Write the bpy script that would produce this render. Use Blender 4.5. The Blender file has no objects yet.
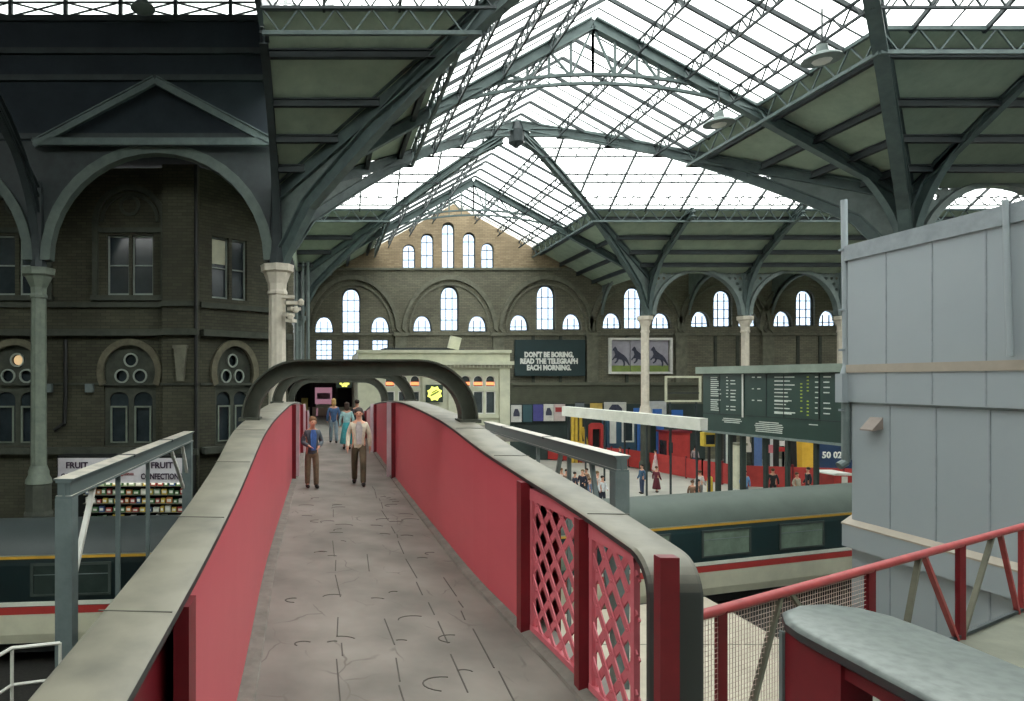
import bpy, bmesh, math, random
from mathutils import Vector, Matrix
random.seed(4)
C = bpy.context.scene.collection
SC = bpy.context.scene
# ---------------------------------------------------------------- camera, sky, exposure
F, PX, PY, EYE = 650.0, 324.0, 380.0, 7.0
cam = bpy.data.cameras.new('camera'); cam_ob = bpy.data.objects.new('camera', cam); C.objects.link(cam_ob)
cam.sensor_width = 36.0; cam.sensor_fit = 'HORIZONTAL'; cam.lens = F/1024*36
cam.shift_x = (512-PX)/1024; cam.shift_y = (PY-350.5)/1024
cam.clip_end = 500
cam_ob.location = (0, 0, EYE); cam_ob.rotation_euler = (math.pi/2, 0, 0)
SC.camera = cam_ob
w = bpy.data.worlds.new('sky'); SC.world = w; w.use_nodes = True
w.node_tree.nodes['Background'].inputs[0].default_value = (0.97, 0.985, 0.965, 1)
w.node_tree.nodes['Background'].inputs[1].default_value = 1.0
SC.view_settings.view_transform = 'Standard'; SC.view_settings.look = 'None'
SC.view_settings.exposure = 2.5; SC.view_settings.gamma = 1.0
SC.view_settings.use_curve_mapping = False
try:
    SC.cycles.transparent_max_bounces = 16; SC.cycles.max_bounces = 6; SC.cycles.diffuse_bounces = 4
    SC.cycles.use_denoising = True; SC.cycles.sample_clamp_indirect = 8
except Exception: pass

# ---------------------------------------------------------------- helpers
def at(px, py, Y): return Vector(((px-PX)*Y/F, Y, EYE-(py-PY)*Y/F))
def V(*a): return Vector(a)
def lin(c):
    return tuple(((v/255)/12.92 if v/255 <= .04045 else ((v/255+.055)/1.055)**2.4) for v in c)
MATS = {}
def mat(name, c, c2=None, rough=.6, scale=3., metal=0., amount=.5, bump=0., detail=6, stretch=None):
    """procedural paint / stone: two colours mixed by noise"""
    if name in MATS: return MATS[name]
    m = bpy.data.materials.new(name); m.use_nodes = True; nt = m.node_tree; N = nt.nodes; L = nt.links
    b = N['Principled BSDF']; b.inputs['Roughness'].default_value = rough; b.inputs['Metallic'].default_value = metal
    c = lin(c); c2 = lin(c2) if c2 else tuple(v*.72 for v in c)
    tc = N.new('ShaderNodeTexCoord'); mp = N.new('ShaderNodeMapping'); L.new(tc.outputs['Object'], mp.inputs[0])
    if stretch: mp.inputs['Scale'].default_value = stretch
    nz = N.new('ShaderNodeTexNoise'); nz.inputs['Scale'].default_value = scale; nz.inputs['Detail'].default_value = detail
    nz.inputs['Roughness'].default_value = .65
    L.new(mp.outputs[0], nz.inputs[0])
    rp = N.new('ShaderNodeValToRGB'); rp.color_ramp.elements[0].position = .5-amount*.4; rp.color_ramp.elements[1].position = .5+amount*.4
    rp.color_ramp.elements[0].color = (*c2, 1); rp.color_ramp.elements[1].color = (*c, 1)
    L.new(nz.outputs[0], rp.inputs[0]); L.new(rp.outputs[0], b.inputs['Base Color'])
    if bump:
        bp = N.new('ShaderNodeBump'); bp.inputs['Strength'].default_value = bump; bp.inputs['Distance'].default_value = .02
        L.new(nz.outputs[0], bp.inputs['Height']); L.new(bp.outputs[0], b.inputs['Normal'])
    MATS[name] = m; return m
def mat_dusty(name, dark, dust, rough=.5, lo=.35, hi=.8, scale=9.):
    """dark paint with dust lying on whatever faces up"""
    m = bpy.data.materials.new(name); m.use_nodes = True; nt = m.node_tree; N = nt.nodes; L = nt.links
    b = N['Principled BSDF']; b.inputs['Roughness'].default_value = rough
    tc = N.new('ShaderNodeTexCoord'); nz = N.new('ShaderNodeTexNoise'); nz.inputs['Scale'].default_value = scale; nz.inputs['Detail'].default_value = 8
    L.new(tc.outputs['Object'], nz.inputs[0])
    ge = N.new('ShaderNodeNewGeometry'); sp = N.new('ShaderNodeSeparateXYZ'); L.new(ge.outputs['True Normal'], sp.inputs[0])
    mr = N.new('ShaderNodeMapRange'); mr.inputs[1].default_value = lo; mr.inputs[2].default_value = hi; L.new(sp.outputs[2], mr.inputs[0])
    m2 = N.new('ShaderNodeMapRange'); m2.inputs[1].default_value = .3; m2.inputs[2].default_value = .6; m2.inputs[3].default_value = .55; L.new(nz.outputs[0], m2.inputs[0])
    mu = N.new('ShaderNodeMath'); mu.operation = 'MULTIPLY'; L.new(mr.outputs[0], mu.inputs[0]); L.new(m2.outputs[0], mu.inputs[1])
    mx = N.new('ShaderNodeMix'); mx.data_type = 'RGBA'; mx.inputs[6].default_value = (*lin(dark), 1); mx.inputs[7].default_value = (*lin(dust), 1)
    L.new(mu.outputs[0], mx.inputs[0]); L.new(mx.outputs[2], b.inputs['Base Color'])
    MATS[name] = m; return m
def mat_brick(name, c1, c2, mortar, bw=.46, bh=.15, soot=.5):
    m = bpy.data.materials.new(name); m.use_nodes = True; nt = m.node_tree; N = nt.nodes; L = nt.links
    b = N['Principled BSDF']; b.inputs['Roughness'].default_value = .9
    tc = N.new('ShaderNodeTexCoord'); sp = N.new('ShaderNodeSeparateXYZ'); L.new(tc.outputs['Object'], sp.inputs[0])
    ad = N.new('ShaderNodeMath'); L.new(sp.outputs[0], ad.inputs[0]); L.new(sp.outputs[1], ad.inputs[1])
    cb = N.new('ShaderNodeCombineXYZ'); L.new(ad.outputs[0], cb.inputs[0]); L.new(sp.outputs[2], cb.inputs[1])
    br = N.new('ShaderNodeTexBrick'); br.inputs['Scale'].default_value = 1; br.inputs['Brick Width'].default_value = bw; br.inputs['Row Height'].default_value = bh
    br.inputs['Mortar Size'].default_value = .012
    br.inputs['Color1'].default_value = (*lin(c1), 1); br.inputs['Color2'].default_value = (*lin(c2), 1); br.inputs['Mortar'].default_value = (*lin(mortar), 1)
    L.new(cb.outputs[0], br.inputs[0])
    nz = N.new('ShaderNodeTexNoise'); nz.inputs['Scale'].default_value = .35; nz.inputs['Detail'].default_value = 8; L.new(tc.outputs['Object'], nz.inputs[0])
    rp = N.new('ShaderNodeMapRange'); rp.inputs[1].default_value = .35; rp.inputs[2].default_value = .65; rp.inputs[3].default_value = soot; rp.inputs[4].default_value = 1.0; L.new(nz.outputs[0], rp.inputs[0])
    mx = N.new('ShaderNodeMix'); mx.data_type = 'RGBA'; mx.blend_type = 'MULTIPLY'; mx.inputs[0].default_value = 1
    L.new(br.outputs[0], mx.inputs[6]); L.new(rp.outputs[0], mx.inputs[7]); L.new(mx.outputs[2], b.inputs['Base Color'])
    MATS[name] = m; return m
def mat_pane(name, col, clear, scale=1.2):
    """dusty wired glass: part clear, part translucent"""
    m = bpy.data.materials.new(name); m.use_nodes = True; nt = m.node_tree; N = nt.nodes; L = nt.links
    N.remove(N['Principled BSDF']); out = N['Material Output']
    tr = N.new('ShaderNodeBsdfTransparent'); tl = N.new('ShaderNodeBsdfTranslucent'); tl.inputs[0].default_value = (*lin(col), 1)
    tr.inputs[0].default_value = (*lin(col), 1)
    tc = N.new('ShaderNodeTexCoord'); nz = N.new('ShaderNodeTexNoise'); nz.inputs['Scale'].default_value = scale; nz.inputs['Detail'].default_value = 5; L.new(tc.outputs['Object'], nz.inputs[0])
    mr = N.new('ShaderNodeMapRange'); mr.inputs[1].default_value = .3; mr.inputs[2].default_value = .7; mr.inputs[3].default_value = clear-.12; mr.inputs[4].default_value = clear+.12; L.new(nz.outputs[0], mr.inputs[0])
    mx = N.new('ShaderNodeMixShader'); L.new(mr.outputs[0], mx.inputs[0]); L.new(tl.outputs[0], mx.inputs[1]); L.new(tr.outputs[0], mx.inputs[2])
    L.new(mx.outputs[0], out.inputs[0]); MATS[name] = m; return m
def mat_glow(name, c, s):
    m = bpy.data.materials.new(name); m.use_nodes = True; b = m.node_tree.nodes['Principled BSDF']
    b.inputs['Base Color'].default_value = (*lin(c), 1); b.inputs['Emission Color'].default_value = (*lin(c), 1); b.inputs['Emission Strength'].default_value = s
    MATS[name] = m; return m

ORG = {}
def tag(o, label=None, cat=None, group=None, kind=None):
    if label: o['label'] = label
    if cat: o['category'] = cat
    if group: o['group'] = group
    if kind: o['kind'] = kind
    return o
def thing(name, label, cat, loc=(0, 0, 0), group=None, kind=None):
    o = bpy.data.objects.new(name, None); C.objects.link(o); o.location = loc; o.empty_display_size = .3
    ORG[o.name] = Vector(loc); return tag(o, label, cat, group, kind)
def copy_tree(o, parent=None):
    c = o.copy(); C.objects.link(c); c.parent = parent
    for ch in list(o.children): copy_tree(ch, c)
    return c
class MB:
    def __init__(s): s.v = []; s.f = []; s.m = []; s.mi = 0
    def add(s, vs, fs):
        n = len(s.v); s.v += [Vector(v) for v in vs]
        for f in fs: s.f.append([i+n for i in f]); s.m.append(s.mi)
        return s
    def box(s, lo, hi):
        a, b = Vector(lo), Vector(hi)
        vs = [(x, y, z) for x in (a.x, b.x) for y in (a.y, b.y) for z in (a.z, b.z)]
        return s.add(vs, [(0, 1, 3, 2), (4, 6, 7, 5), (0, 4, 5, 1), (2, 3, 7, 6), (0, 2, 6, 4), (1, 5, 7, 3)])
    def cbox(s, c, sz, rz=0, rx=0, ry=0):
        c = Vector(c); h = Vector(sz)/2; R = Matrix.Rotation(rz, 3, 'Z') @ Matrix.Rotation(ry, 3, 'Y') @ Matrix.Rotation(rx, 3, 'X')
        vs = [c + R @ Vector((x*h.x, y*h.y, z*h.z)) for x in (-1, 1) for y in (-1, 1) for z in (-1, 1)]
        return s.add(vs, [(0, 1, 3, 2), (4, 6, 7, 5), (0, 4, 5, 1), (2, 3, 7, 6), (0, 2, 6, 4), (1, 5, 7, 3)])
    def beam(s, p, q, w, h, up=(0, 0, 1)):
        p, q = Vector(p), Vector(q); d = (q-p)
        if d.length < 1e-6: return s
        d.normalize(); u = Vector(up)
        if abs(d.dot(u)) > .97: u = Vector((0, 1, 0)) if abs(d.y) < .9 else Vector((1, 0, 0))
        r = d.cross(u).normalized(); u = r.cross(d)
        vs = [e + r*a*w/2 + u*b*h/2 for e in (p, q) for a, b in ((-1, -1), (1, -1), (1, 1), (-1, 1))]
        return s.add(vs, [(0, 3, 2, 1), (4, 5, 6, 7), (0, 1, 5, 4), (1, 2, 6, 5), (2, 3, 7, 6), (3, 0, 4, 7)])
    def ibeam(s, p, q, w, h, t=.04, up=(0, 0, 1)):
        u = Vector(up); p, q = Vector(p), Vector(q); d = (q-p).normalized(); r = d.cross(u).normalized(); u = r.cross(d)
        s.beam(p+u*(h/2-t/2), q+u*(h/2-t/2), w, t, up); s.beam(p-u*(h/2-t/2), q-u*(h/2-t/2), w, t, up)
        return s.beam(p, q, t, h-2*t, up)
    def tube(s, p, q, r, n=8, r2=None):
        p, q = Vector(p), Vector(q); d = (q-p).normalized(); u = Vector((0, 0, 1)) if abs(d.z) < .9 else Vector((1, 0, 0))
        a = d.cross(u).normalized(); b = a.cross(d); r2 = r if r2 is None else r2
        vs = [e + (a*math.cos(2*math.pi*i/n)+b*math.sin(2*math.pi*i/n))*rr for e, rr in ((p, r), (q, r2)) for i in range(n)]
        return s.add(vs, [tuple(range(n))[::-1], tuple(range(n, 2*n))] + [(i, (i+1) % n, n+(i+1) % n, n+i) for i in range(n)])
    def path(s, pts, r, n=6):
        for a, b in zip(pts[:-1], pts[1:]): s.tube(a, b, r, n)
        return s
    def lathe(s, c, prof, n=16):
        c = Vector(c); vs = []; k = len(prof)
        for i in range(n):
            t = 2*math.pi*i/n; vs += [c+Vector((r*math.cos(t), r*math.sin(t), z)) for r, z in prof]
        fs = [(i*k+j, ((i+1) % n)*k+j, ((i+1) % n)*k+j+1, i*k+j+1) for i in range(n) for j in range(k-1)]
        fs += [tuple(i*k for i in range(n))[::-1], tuple(i*k+k-1 for i in range(n))]
        return s.add(vs, fs)
    def ellipsoid(s, c, r, n=10, m=6, R=None):
        c = Vector(c); vs = []; R = R or Matrix.Identity(3)
        for j in range(1, m):
            ph = math.pi*j/m
            for i in range(n):
                t = 2*math.pi*i/n; vs.append(c+R @ Vector((r[0]*math.sin(ph)*math.cos(t), r[1]*math.sin(ph)*math.sin(t), r[2]*math.cos(ph))))
        vs += [c+R @ Vector((0, 0, r[2])), c+R @ Vector((0, 0, -r[2]))]
        fs = [(j*n+i, j*n+(i+1) % n, (j+1)*n+(i+1) % n, (j+1)*n+i) for j in range(m-2) for i in range(n)]
        T, B = len(vs)-2, len(vs)-1
        fs += [(T, (i+1) % n, i) for i in range(n)] + [(B, (m-2)*n+i, (m-2)*n+(i+1) % n) for i in range(n)]
        return s.add(vs, fs)
    def prism(s, poly, off):
        off = Vector(off); n = len(poly); vs = [Vector(p) for p in poly]; vs += [p+off for p in vs]
        return s.add(vs, [tuple(range(n))[::-1], tuple(range(n, 2*n))] + [(i, (i+1) % n, n+(i+1) % n, n+i) for i in range(n)])
    def loft(s, rings, closed=True, caps=True):
        k = len(rings[0]); vs = [v for r in rings for v in r]; fs = []
        for i in range(len(rings)-1):
            for j in range(k if closed else k-1):
                a, b = i*k+j, i*k+(j+1) % k; fs.append((a, b, b+k, a+k))
        if caps: fs += [tuple(range(k))[::-1], tuple(range((len(rings)-1)*k, len(rings)*k))]
        return s.add(vs, fs)
    def plate(s, outer, holes, o, ux, uz, thick):
        """flat plate with holes: outer/holes are 2-D loops, thickness goes along ux x uz, centred"""
        cu = bpy.data.curves.new('t', 'CURVE'); cu.dimensions = '2D'; cu.fill_mode = 'BOTH'; cu.extrude = thick/2
        for lp in [outer]+list(holes):
            sp = cu.splines.new('POLY'); sp.points.add(len(lp)-1); sp.use_cyclic_u = True
            for i, (a, b) in enumerate(lp): sp.points[i].co = (a, b, 0, 1)
        ob = bpy.data.objects.new('t', cu); me = bpy.data.meshes.new_from_object(ob)
        o, ux, uz = Vector(o), Vector(ux).normalized(), Vector(uz).normalized(); n = ux.cross(uz)
        s.add([o+ux*v.co.x+uz*v.co.y+n*v.co.z for v in me.vertices], [tuple(p.vertices) for p in me.polygons])
        bpy.data.objects.remove(ob); bpy.data.curves.remove(cu); bpy.data.meshes.remove(me); return s
    def text(s, body, size, o, ux, uz, thick=.02, align='CENTER', sx=1., bold=0):
        cu = bpy.data.curves.new('t', 'FONT'); cu.body = body; cu.size = size; cu.align_x = align; cu.extrude = thick/2; cu.offset = bold
        cu.resolution_u = 2
        ob = bpy.data.objects.new('t', cu); me = bpy.data.meshes.new_from_object(ob)
        o, ux, uz = Vector(o), Vector(ux).normalized(), Vector(uz).normalized(); n = ux.cross(uz)
        s.add([o+ux*v.co.x*sx+uz*v.co.y+n*v.co.z for v in me.vertices], [tuple(p.vertices) for p in me.polygons])
        bpy.data.objects.remove(ob); bpy.data.curves.remove(cu); bpy.data.meshes.remove(me); return s
    def lattice(s, p, q, depth, n, w=.05, ch=.08, up=(0, 0, 1)):
        """lattice girder: chords p-q and p-q lowered by depth, zigzag between"""
        p, q, u = Vector(p), Vector(q), Vector(up).normalized()*depth
        s.beam(p, q, ch, ch, up); s.beam(p-u, q-u, ch, ch, up)
        for i in range(n):
            a, b = p.lerp(q, i/n), p.lerp(q, (i+1)/n); m = a.lerp(b, .5)
            s.beam(a, m-u, w, w); s.beam(m-u, b, w, w)
        return s
    def build(s, name, mats, parent=None, smooth=False, label=None, cat=None, group=None, kind=None, merge=False):
        me = bpy.data.meshes.new(name); org = ORG.get(parent.name, Vector()) if parent else Vector()
        me.from_pydata([tuple(v-org) for v in s.v], [], s.f)
        if not isinstance(mats, (list, tuple)): mats = [mats]
        for m in mats: me.materials.append(m)
        for p, i in zip(me.polygons, s.m): p.material_index = i
        bm = bmesh.new(); bm.from_mesh(me)
        if merge: bmesh.ops.remove_doubles(bm, verts=bm.verts, dist=1e-4)
        bmesh.ops.recalc_face_normals(bm, faces=bm.faces)
        if smooth:
            for f in bm.faces: f.smooth = True
            for e in bm.edges:
                if len(e.link_faces) == 2 and e.calc_face_angle(0) > .7: e.smooth = False
        bm.to_mesh(me); bm.free()
        o = bpy.data.objects.new(name, me); C.objects.link(o); o.parent = parent
        if parent: ORG[o.name] = org
        else: ORG[o.name] = Vector()
        return tag(o, label, cat, group, kind)
def arc(cx, cz, r, a0, a1, n=16, rz=None):
    rz = rz or r
    return [(cx+r*math.cos(math.radians(a0+(a1-a0)*i/n)), cz+rz*math.sin(math.radians(a0+(a1-a0)*i/n))) for i in range(n+1)]
def lancet(cx, z0, wd, zs, ztop, n=8):
    """pointed-arch loop: sill z0, width wd, springing zs, apex ztop"""
    h = wd/2; pts = [(cx-h, z0), (cx+h, z0)]
    for i in range(n+1):
        t = i/n; pts.append((cx+h*math.cos(t*math.pi/2)**.85 if t < 1 else cx, zs+(ztop-zs)*math.sin(t*math.pi/2)))
    for i in range(n-1, -1, -1):
        t = i/n; pts.append((cx-h*math.cos(t*math.pi/2)**.85, zs+(ztop-zs)*math.sin(t*math.pi/2)))
    return pts
def ring(cx, cz, r1, r2, a0=0, a1=180, n=20): return arc(cx, cz, r1, a0, a1, n)+arc(cx, cz, r2, a1, a0, n)
X_, Y_, Z_ = V(1, 0, 0), V(0, 1, 0), V(0, 0, 1)

# ---------------------------------------------------------------- materials
iron = mat('iron_grey_green', (90, 106, 104), (68, 82, 82), .55, 2)
iron_pale = mat('pale_iron', (120, 132, 128), (92, 104, 102), .55, 2)
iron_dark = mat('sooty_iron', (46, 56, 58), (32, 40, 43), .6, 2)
boards = mat('roof_boards', (164, 180, 160), (140, 156, 140), .85, 1.2, stretch=(1, 1, 1))
boards_dark = mat('shaded_boards', (36, 46, 54), (24, 32, 40), .9, .8)  # left bay boards, colour darkened to stand for the shade there
pane = mat_pane('roof_pane', (236, 240, 238), .62)
pane_win = mat_pane('window_pane', (190, 200, 212), .7, 1.5)
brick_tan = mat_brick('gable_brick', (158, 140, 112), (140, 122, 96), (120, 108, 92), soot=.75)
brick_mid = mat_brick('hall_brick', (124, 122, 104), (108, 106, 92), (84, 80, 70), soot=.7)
brick_dark = mat_brick('shaded_brick', (80, 80, 64), (66, 66, 52), (52, 52, 44), soot=.6)  # brick at left, base colour lowered to hold the shade of that side
stone = mat('sooty_stone', (120, 120, 104), (88, 88, 76), .85, 2)
stone_dark = mat('dark_stone', (74, 78, 68), (52, 56, 50), .9, 2)
cream = mat('cream_paint', (206, 206, 182), (178, 180, 158), .7, 1.5)
column_paint = mat('column_paint', (214, 206, 190), (184, 176, 162), .6, 2.5)
column_grey = mat('column_paint_shaded', (124, 134, 120), (98, 108, 98), .65, 2.5)  # column paint with the shade of the left side put into the colour
red = mat('red_paint', (200, 92, 102), (184, 76, 88), .45, 1.3, stretch=(1, .5, 1), amount=1.1)
red_lattice = mat('faded_red_paint', (206, 112, 122), (190, 96, 106), .5, 3)
red_dark = mat('dark_red_paint', (122, 26, 36), (96, 18, 28), .45, 2)
red_rail = mat('rail_red_paint', (168, 66, 66), (140, 48, 50), .5, 6)
cap_m = mat_dusty('dusty_slate_coping', (44, 48, 47), (132, 127, 114), .5, .1, .75, 3)
cap_dark = mat_dusty('wet_slate_coping', (40, 48, 50), (108, 116, 112), .35, .1, .8, 22)
hoop_m = mat('black_iron', (74, 76, 66), (54, 58, 50), .6, 5)
clad = mat('blue_grey_cladding', (150, 158, 162), (140, 150, 155), .55, .6, amount=1.2)
clad_band = mat('cladding_band', (160, 150, 136), (146, 138, 126), .6, 2)
clad_seam = mat('cladding_seam', (140, 149, 154), None, .6)
floor_m = mat('concourse_paving', (170, 168, 158), (146, 144, 136), .7, .5)
plat_m = mat('platform_paving', (186, 178, 160), (168, 160, 144), .8, 1.2)
ballast = mat('ballast', (44, 42, 38), (24, 24, 22), .95, 12, bump=.5)
landing_m = mat('landing_concrete', (116, 118, 104), (92, 94, 84), .85, 2)
dark = mat('dark_interior', (22, 26, 26), (12, 15, 15), .8, 2)
glass_dark = mat('dark_glass', (52, 62, 68), (34, 42, 46), .12, 1)
white = mat('white_paint', (222, 222, 214), (200, 200, 192), .5, 2)
grey_paint = mat('grey_paint', (110, 122, 122), (88, 100, 100), .5, 2)
steel_top = mat_dusty('grimy_white_steel', (92, 104, 104), (200, 192, 180), .5, .5, .9, 4)
blackm = mat('black_paint', (26, 28, 28), None, .5)
# ================================================================ THE SETTING
XL, XR, XC, Y0, Y1, Y2 = -2.0, 25.0, 11.5, 27.8, 50.0, 58.0
HN = 13.5; RZ, EZ, BZ = 22.6, 15.2, 18.7
YA, HA = 15.0, 12.8        # centre and half width of the bay over the camera
YB, HB = 38.9, 11.1        # centre and half width of the crossing
zn = lambda x: RZ-7.4*abs(x-XC)/HN
za = lambda y: RZ-7.4*abs(y-YA)/HA
zb = lambda y: RZ-7.4*abs(y-YB)/HB
def clip(poly, z, keep_low):
    out = []; n = len(poly)
    for i in range(n):
        a, b = poly[i], poly[(i+1) % n]; ia, ib = (a.z <= z) == keep_low, (b.z <= z) == keep_low
        if abs(a.z-z) < 1e-6: ia = True
        if abs(b.z-z) < 1e-6: ib = True
        if ia: out.append(a)
        if ia != ib: out.append(a.lerp(b, (z-a.z)/(b.z-a.z)))
    return out
FACES = []   # (plan polygon, height function, tag)
tri = lambda a, b, c: [a, b, c]
cA, cB = (XC, YA), (XC, YB)
FACES += [([(XL, Y0), (XC, Y0), cA], 'n', 'pale'), ([(XC, Y0), (XR, Y0), cA], 'n', 'pale'),
          ([(XL, Y0), (XL, YA), cA], 'a', 'pale'), ([(XR, Y0), (XR, YA), cA], 'a', 'pale'),
          ([(XL, 2.2), (XL, YA), cA], 'a', 'pale'), ([(XR, 2.2), (XR, YA), cA], 'a', 'pale'),
          ([(XL, 2.2), (XC, 2.2), cA], 'n', 'pale'), ([(XC, 2.2), (XR, 2.2), cA], 'n', 'pale'),
          ([(XL, -14), (XL, 2.2), (XC, 2.2), (XC, -14)], 'n', 'pale'), ([(XR, -14), (XR, 2.2), (XC, 2.2), (XC, -14)], 'n', 'pale'),
          ([(62, YA), (62, Y0), (XR, Y0), (XR, YA)], 'a', 'pale'), ([(62, YA), (62, 2.2), (XR, 2.2), (XR, YA)], 'a', 'pale'),
          ([(XL, Y0), (XC, Y0), cB], 'n', 'pale'), ([(XC, Y0), (XR, Y0), cB], 'n', 'pale'),
          ([(XL, Y1), (XC, Y1), cB], 'n', 'pale'), ([(XC, Y1), (XR, Y1), cB], 'n', 'pale'),
          ([(XL, Y0), (XL, YB), cB], 'b', 'pale'), ([(XL, Y1), (XL, YB), cB], 'b', 'pale'),
          ([(XR, Y0), (XR, YB), cB], 'b', 'pale'), ([(XR, Y1), (XR, YB), cB], 'b', 'pale'),
          ([(62, Y0), (62, YB), (XR, YB), (XR, Y0)], 'b', 'pale'), ([(62, Y1), (62, YB), (XR, YB), (XR, Y1)], 'b', 'pale'),
          ([(XL, Y1), (XL, Y2+.5), (XC, Y2+.5), (XC, Y1)], 'n', 'pale'), ([(XR, Y1), (XR, Y2+.5), (XC, Y2+.5), (XC, Y1)], 'n', 'pale')]
ZF = {'n': lambda x, y: zn(x), 'a': lambda x, y: za(y), 'b': lambda x, y: zb(y)}
lo_pale, lo_dark, gl, bars, ribs = MB(), MB(), MB(), MB(), MB()
def seg_in(poly, axis, c):
    """where the line x=c (axis 0) or y=c (axis 1) crosses a 3-D polygon"""
    pts = []; n = len(poly)
    for i in range(n):
        a, b = poly[i], poly[(i+1) % n]
        if (a[axis]-c)*(b[axis]-c) < 0: pts.append(a.lerp(b, (c-a[axis])/(b[axis]-a[axis])))
    return pts[:2] if len(pts) >= 2 else None
def BZF(pl, k): return 19.05 if k == 'a' and pl[0][0] == XL and pl[0][1] == Y0 else BZ
for pl, k, t in FACES:
    P3 = [V(x, y, ZF[k](x, y)) for x, y in pl]; bz0 = BZF(pl, k)
    lowp, hi = clip(P3, bz0, True), clip(P3, bz0, False)
    if len(lowp) > 2: (lo_pale if t == 'pale' else lo_dark).prism(lowp, (0, 0, .12))
    if len(hi) > 2:
        gl.add(hi, [tuple(range(len(hi)))])
        ax = 1 if k == 'n' else 0                    # bars run down the slope
        lo_, hi_ = min(p[ax] for p in hi), max(p[ax] for p in hi); st = 1.65 if k == 'n' else 2.45
        c = math.ceil(lo_/st)*st
        while c < hi_:
            s2 = seg_in(hi, ax, c+1e-3)
            if s2: bars.beam(s2[0]-Z_*.06, s2[1]-Z_*.06, .09, .16)
            s3 = seg_in(hi, ax, c+st/2)
            if s3: bars.beam(s3[0]-Z_*.03, s3[1]-Z_*.03, .035, .05)
            c += st
    if len(lowp) > 2:                                # the ribs under the boards
        ax = 0 if k == 'n' else 1; cc = XC if k == 'n' else (YA if k == 'a' else YB); hh = {'n': HN, 'a': HA, 'b': HB}[k]
        for fr in (.57, .7, .81, .91):
            for sg in (-1, 1):
                s2 = seg_in(lowp, ax, cc+sg*hh*fr)
                if s2: ribs.ibeam(s2[0]-Z_*.2, s2[1]-Z_*.2, .2, .3, .05)
ceil = lo_pale.build('ceiling', boards, kind='structure')
ribs.build('ceiling_rib', iron_dark, ceil)
glz = gl.build('ceiling_glazing', pane, kind='structure')
bars.build('glazing_bars', iron_dark, glz)
# lattice purlins under the glass and the deep lattice girder where glass meets boards
PUR = {}
for pl, k, t in FACES:
    P3 = [V(x, y, ZF[k](x, y)) for x, y in pl]; hi = clip(P3, BZF(pl, k), False)
    if len(hi) < 3 or max(p.y for p in hi) < 3: continue
    ax = 0 if k == 'n' else 1; cc = XC if k == 'n' else (YA if k == 'a' else YB); hh = {'n': HN, 'a': HA, 'b': HB}[k]
    for fr in (.14, .29, .43, .474 if BZF(pl, k) > 19 else .519):
        for sg in (-1, 1):
            s2 = seg_in(hi, ax, cc+sg*hh*fr)
            if not s2: continue
            a, b = s2; L = (b-a).length
            if L < .8: continue
            key = (k, round(cc+sg*hh*fr, 2), 'L' if (a.x+b.x)/2 < XL else 'R' if (a.x+b.x)/2 > XR else 'C'); PUR.setdefault(key, []).append((a, b, fr))
for (k, c, side), segs in [(kk, [sg_]) for kk, ss in PUR.items() for sg_ in ss]:
    m = MB(); deep = segs[0][2] > .45; far = min(min(a.y, b.y) for a, b, f in segs) > 25
    for a, b, fr in segs:
        L = (b-a).length
        if deep: m.lattice(a-Z_*.05, b-Z_*.05, .8, max(1, int(L/1.1)), .05, .13)
        else: m.lattice(a-Z_*.12, b-Z_*.12, .55, max(1, int(L/(.75 if not far else .9))), .045, .08)
    if deep: m.build('gutter_girder', iron, None, label='deep lattice girder of grey iron where the glazing meets the boarding', cat='roof girder', group='gutter girders at the foot of the glazing')
    else: m.build('roof_purlin', iron_dark, None, label='thin lattice purlin running under the roof glazing', cat='roof purlin', group='lattice purlins under the roof glazing')

# ---------------------------------------------------------------- roof frames
def ell(t, side, Yc_):  # nave arch
    a = math.radians(t); return V(XC+side*HN*math.cos(a), Yc_, 12.0+7.9*math.sin(a))
def curved(m, pts, w, d, side):
    """rectangular bar along pts; side = horizontal direction across it"""
    rings = []; s_ = Vector(side).normalized()
    for i, p in enumerate(pts):
        t = (pts[min(i+1, len(pts)-1)]-pts[max(i-1, 0)]).normalized(); n = s_.cross(t).normalized()
        rings.append([p+s_*a*w/2+n*b*d/2 for a, b in ((-1, -1), (1, -1), (1, 1), (-1, 1))])
    return m.loft(rings)
def curved_I(m, pts, w, d, side):
    s_ = Vector(side).normalized(); up, dn = [], []
    for i, p in enumerate(pts):
        t = (pts[min(i+1, len(pts)-1)]-pts[max(i-1, 0)]).normalized(); n = s_.cross(t).normalized(); up.append(p+n*d/2); dn.append(p-n*d/2)
    curved(m, up, w, .06, side); curved(m, dn, w, .06, side); return curved(m, pts, .06, d, side)
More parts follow.
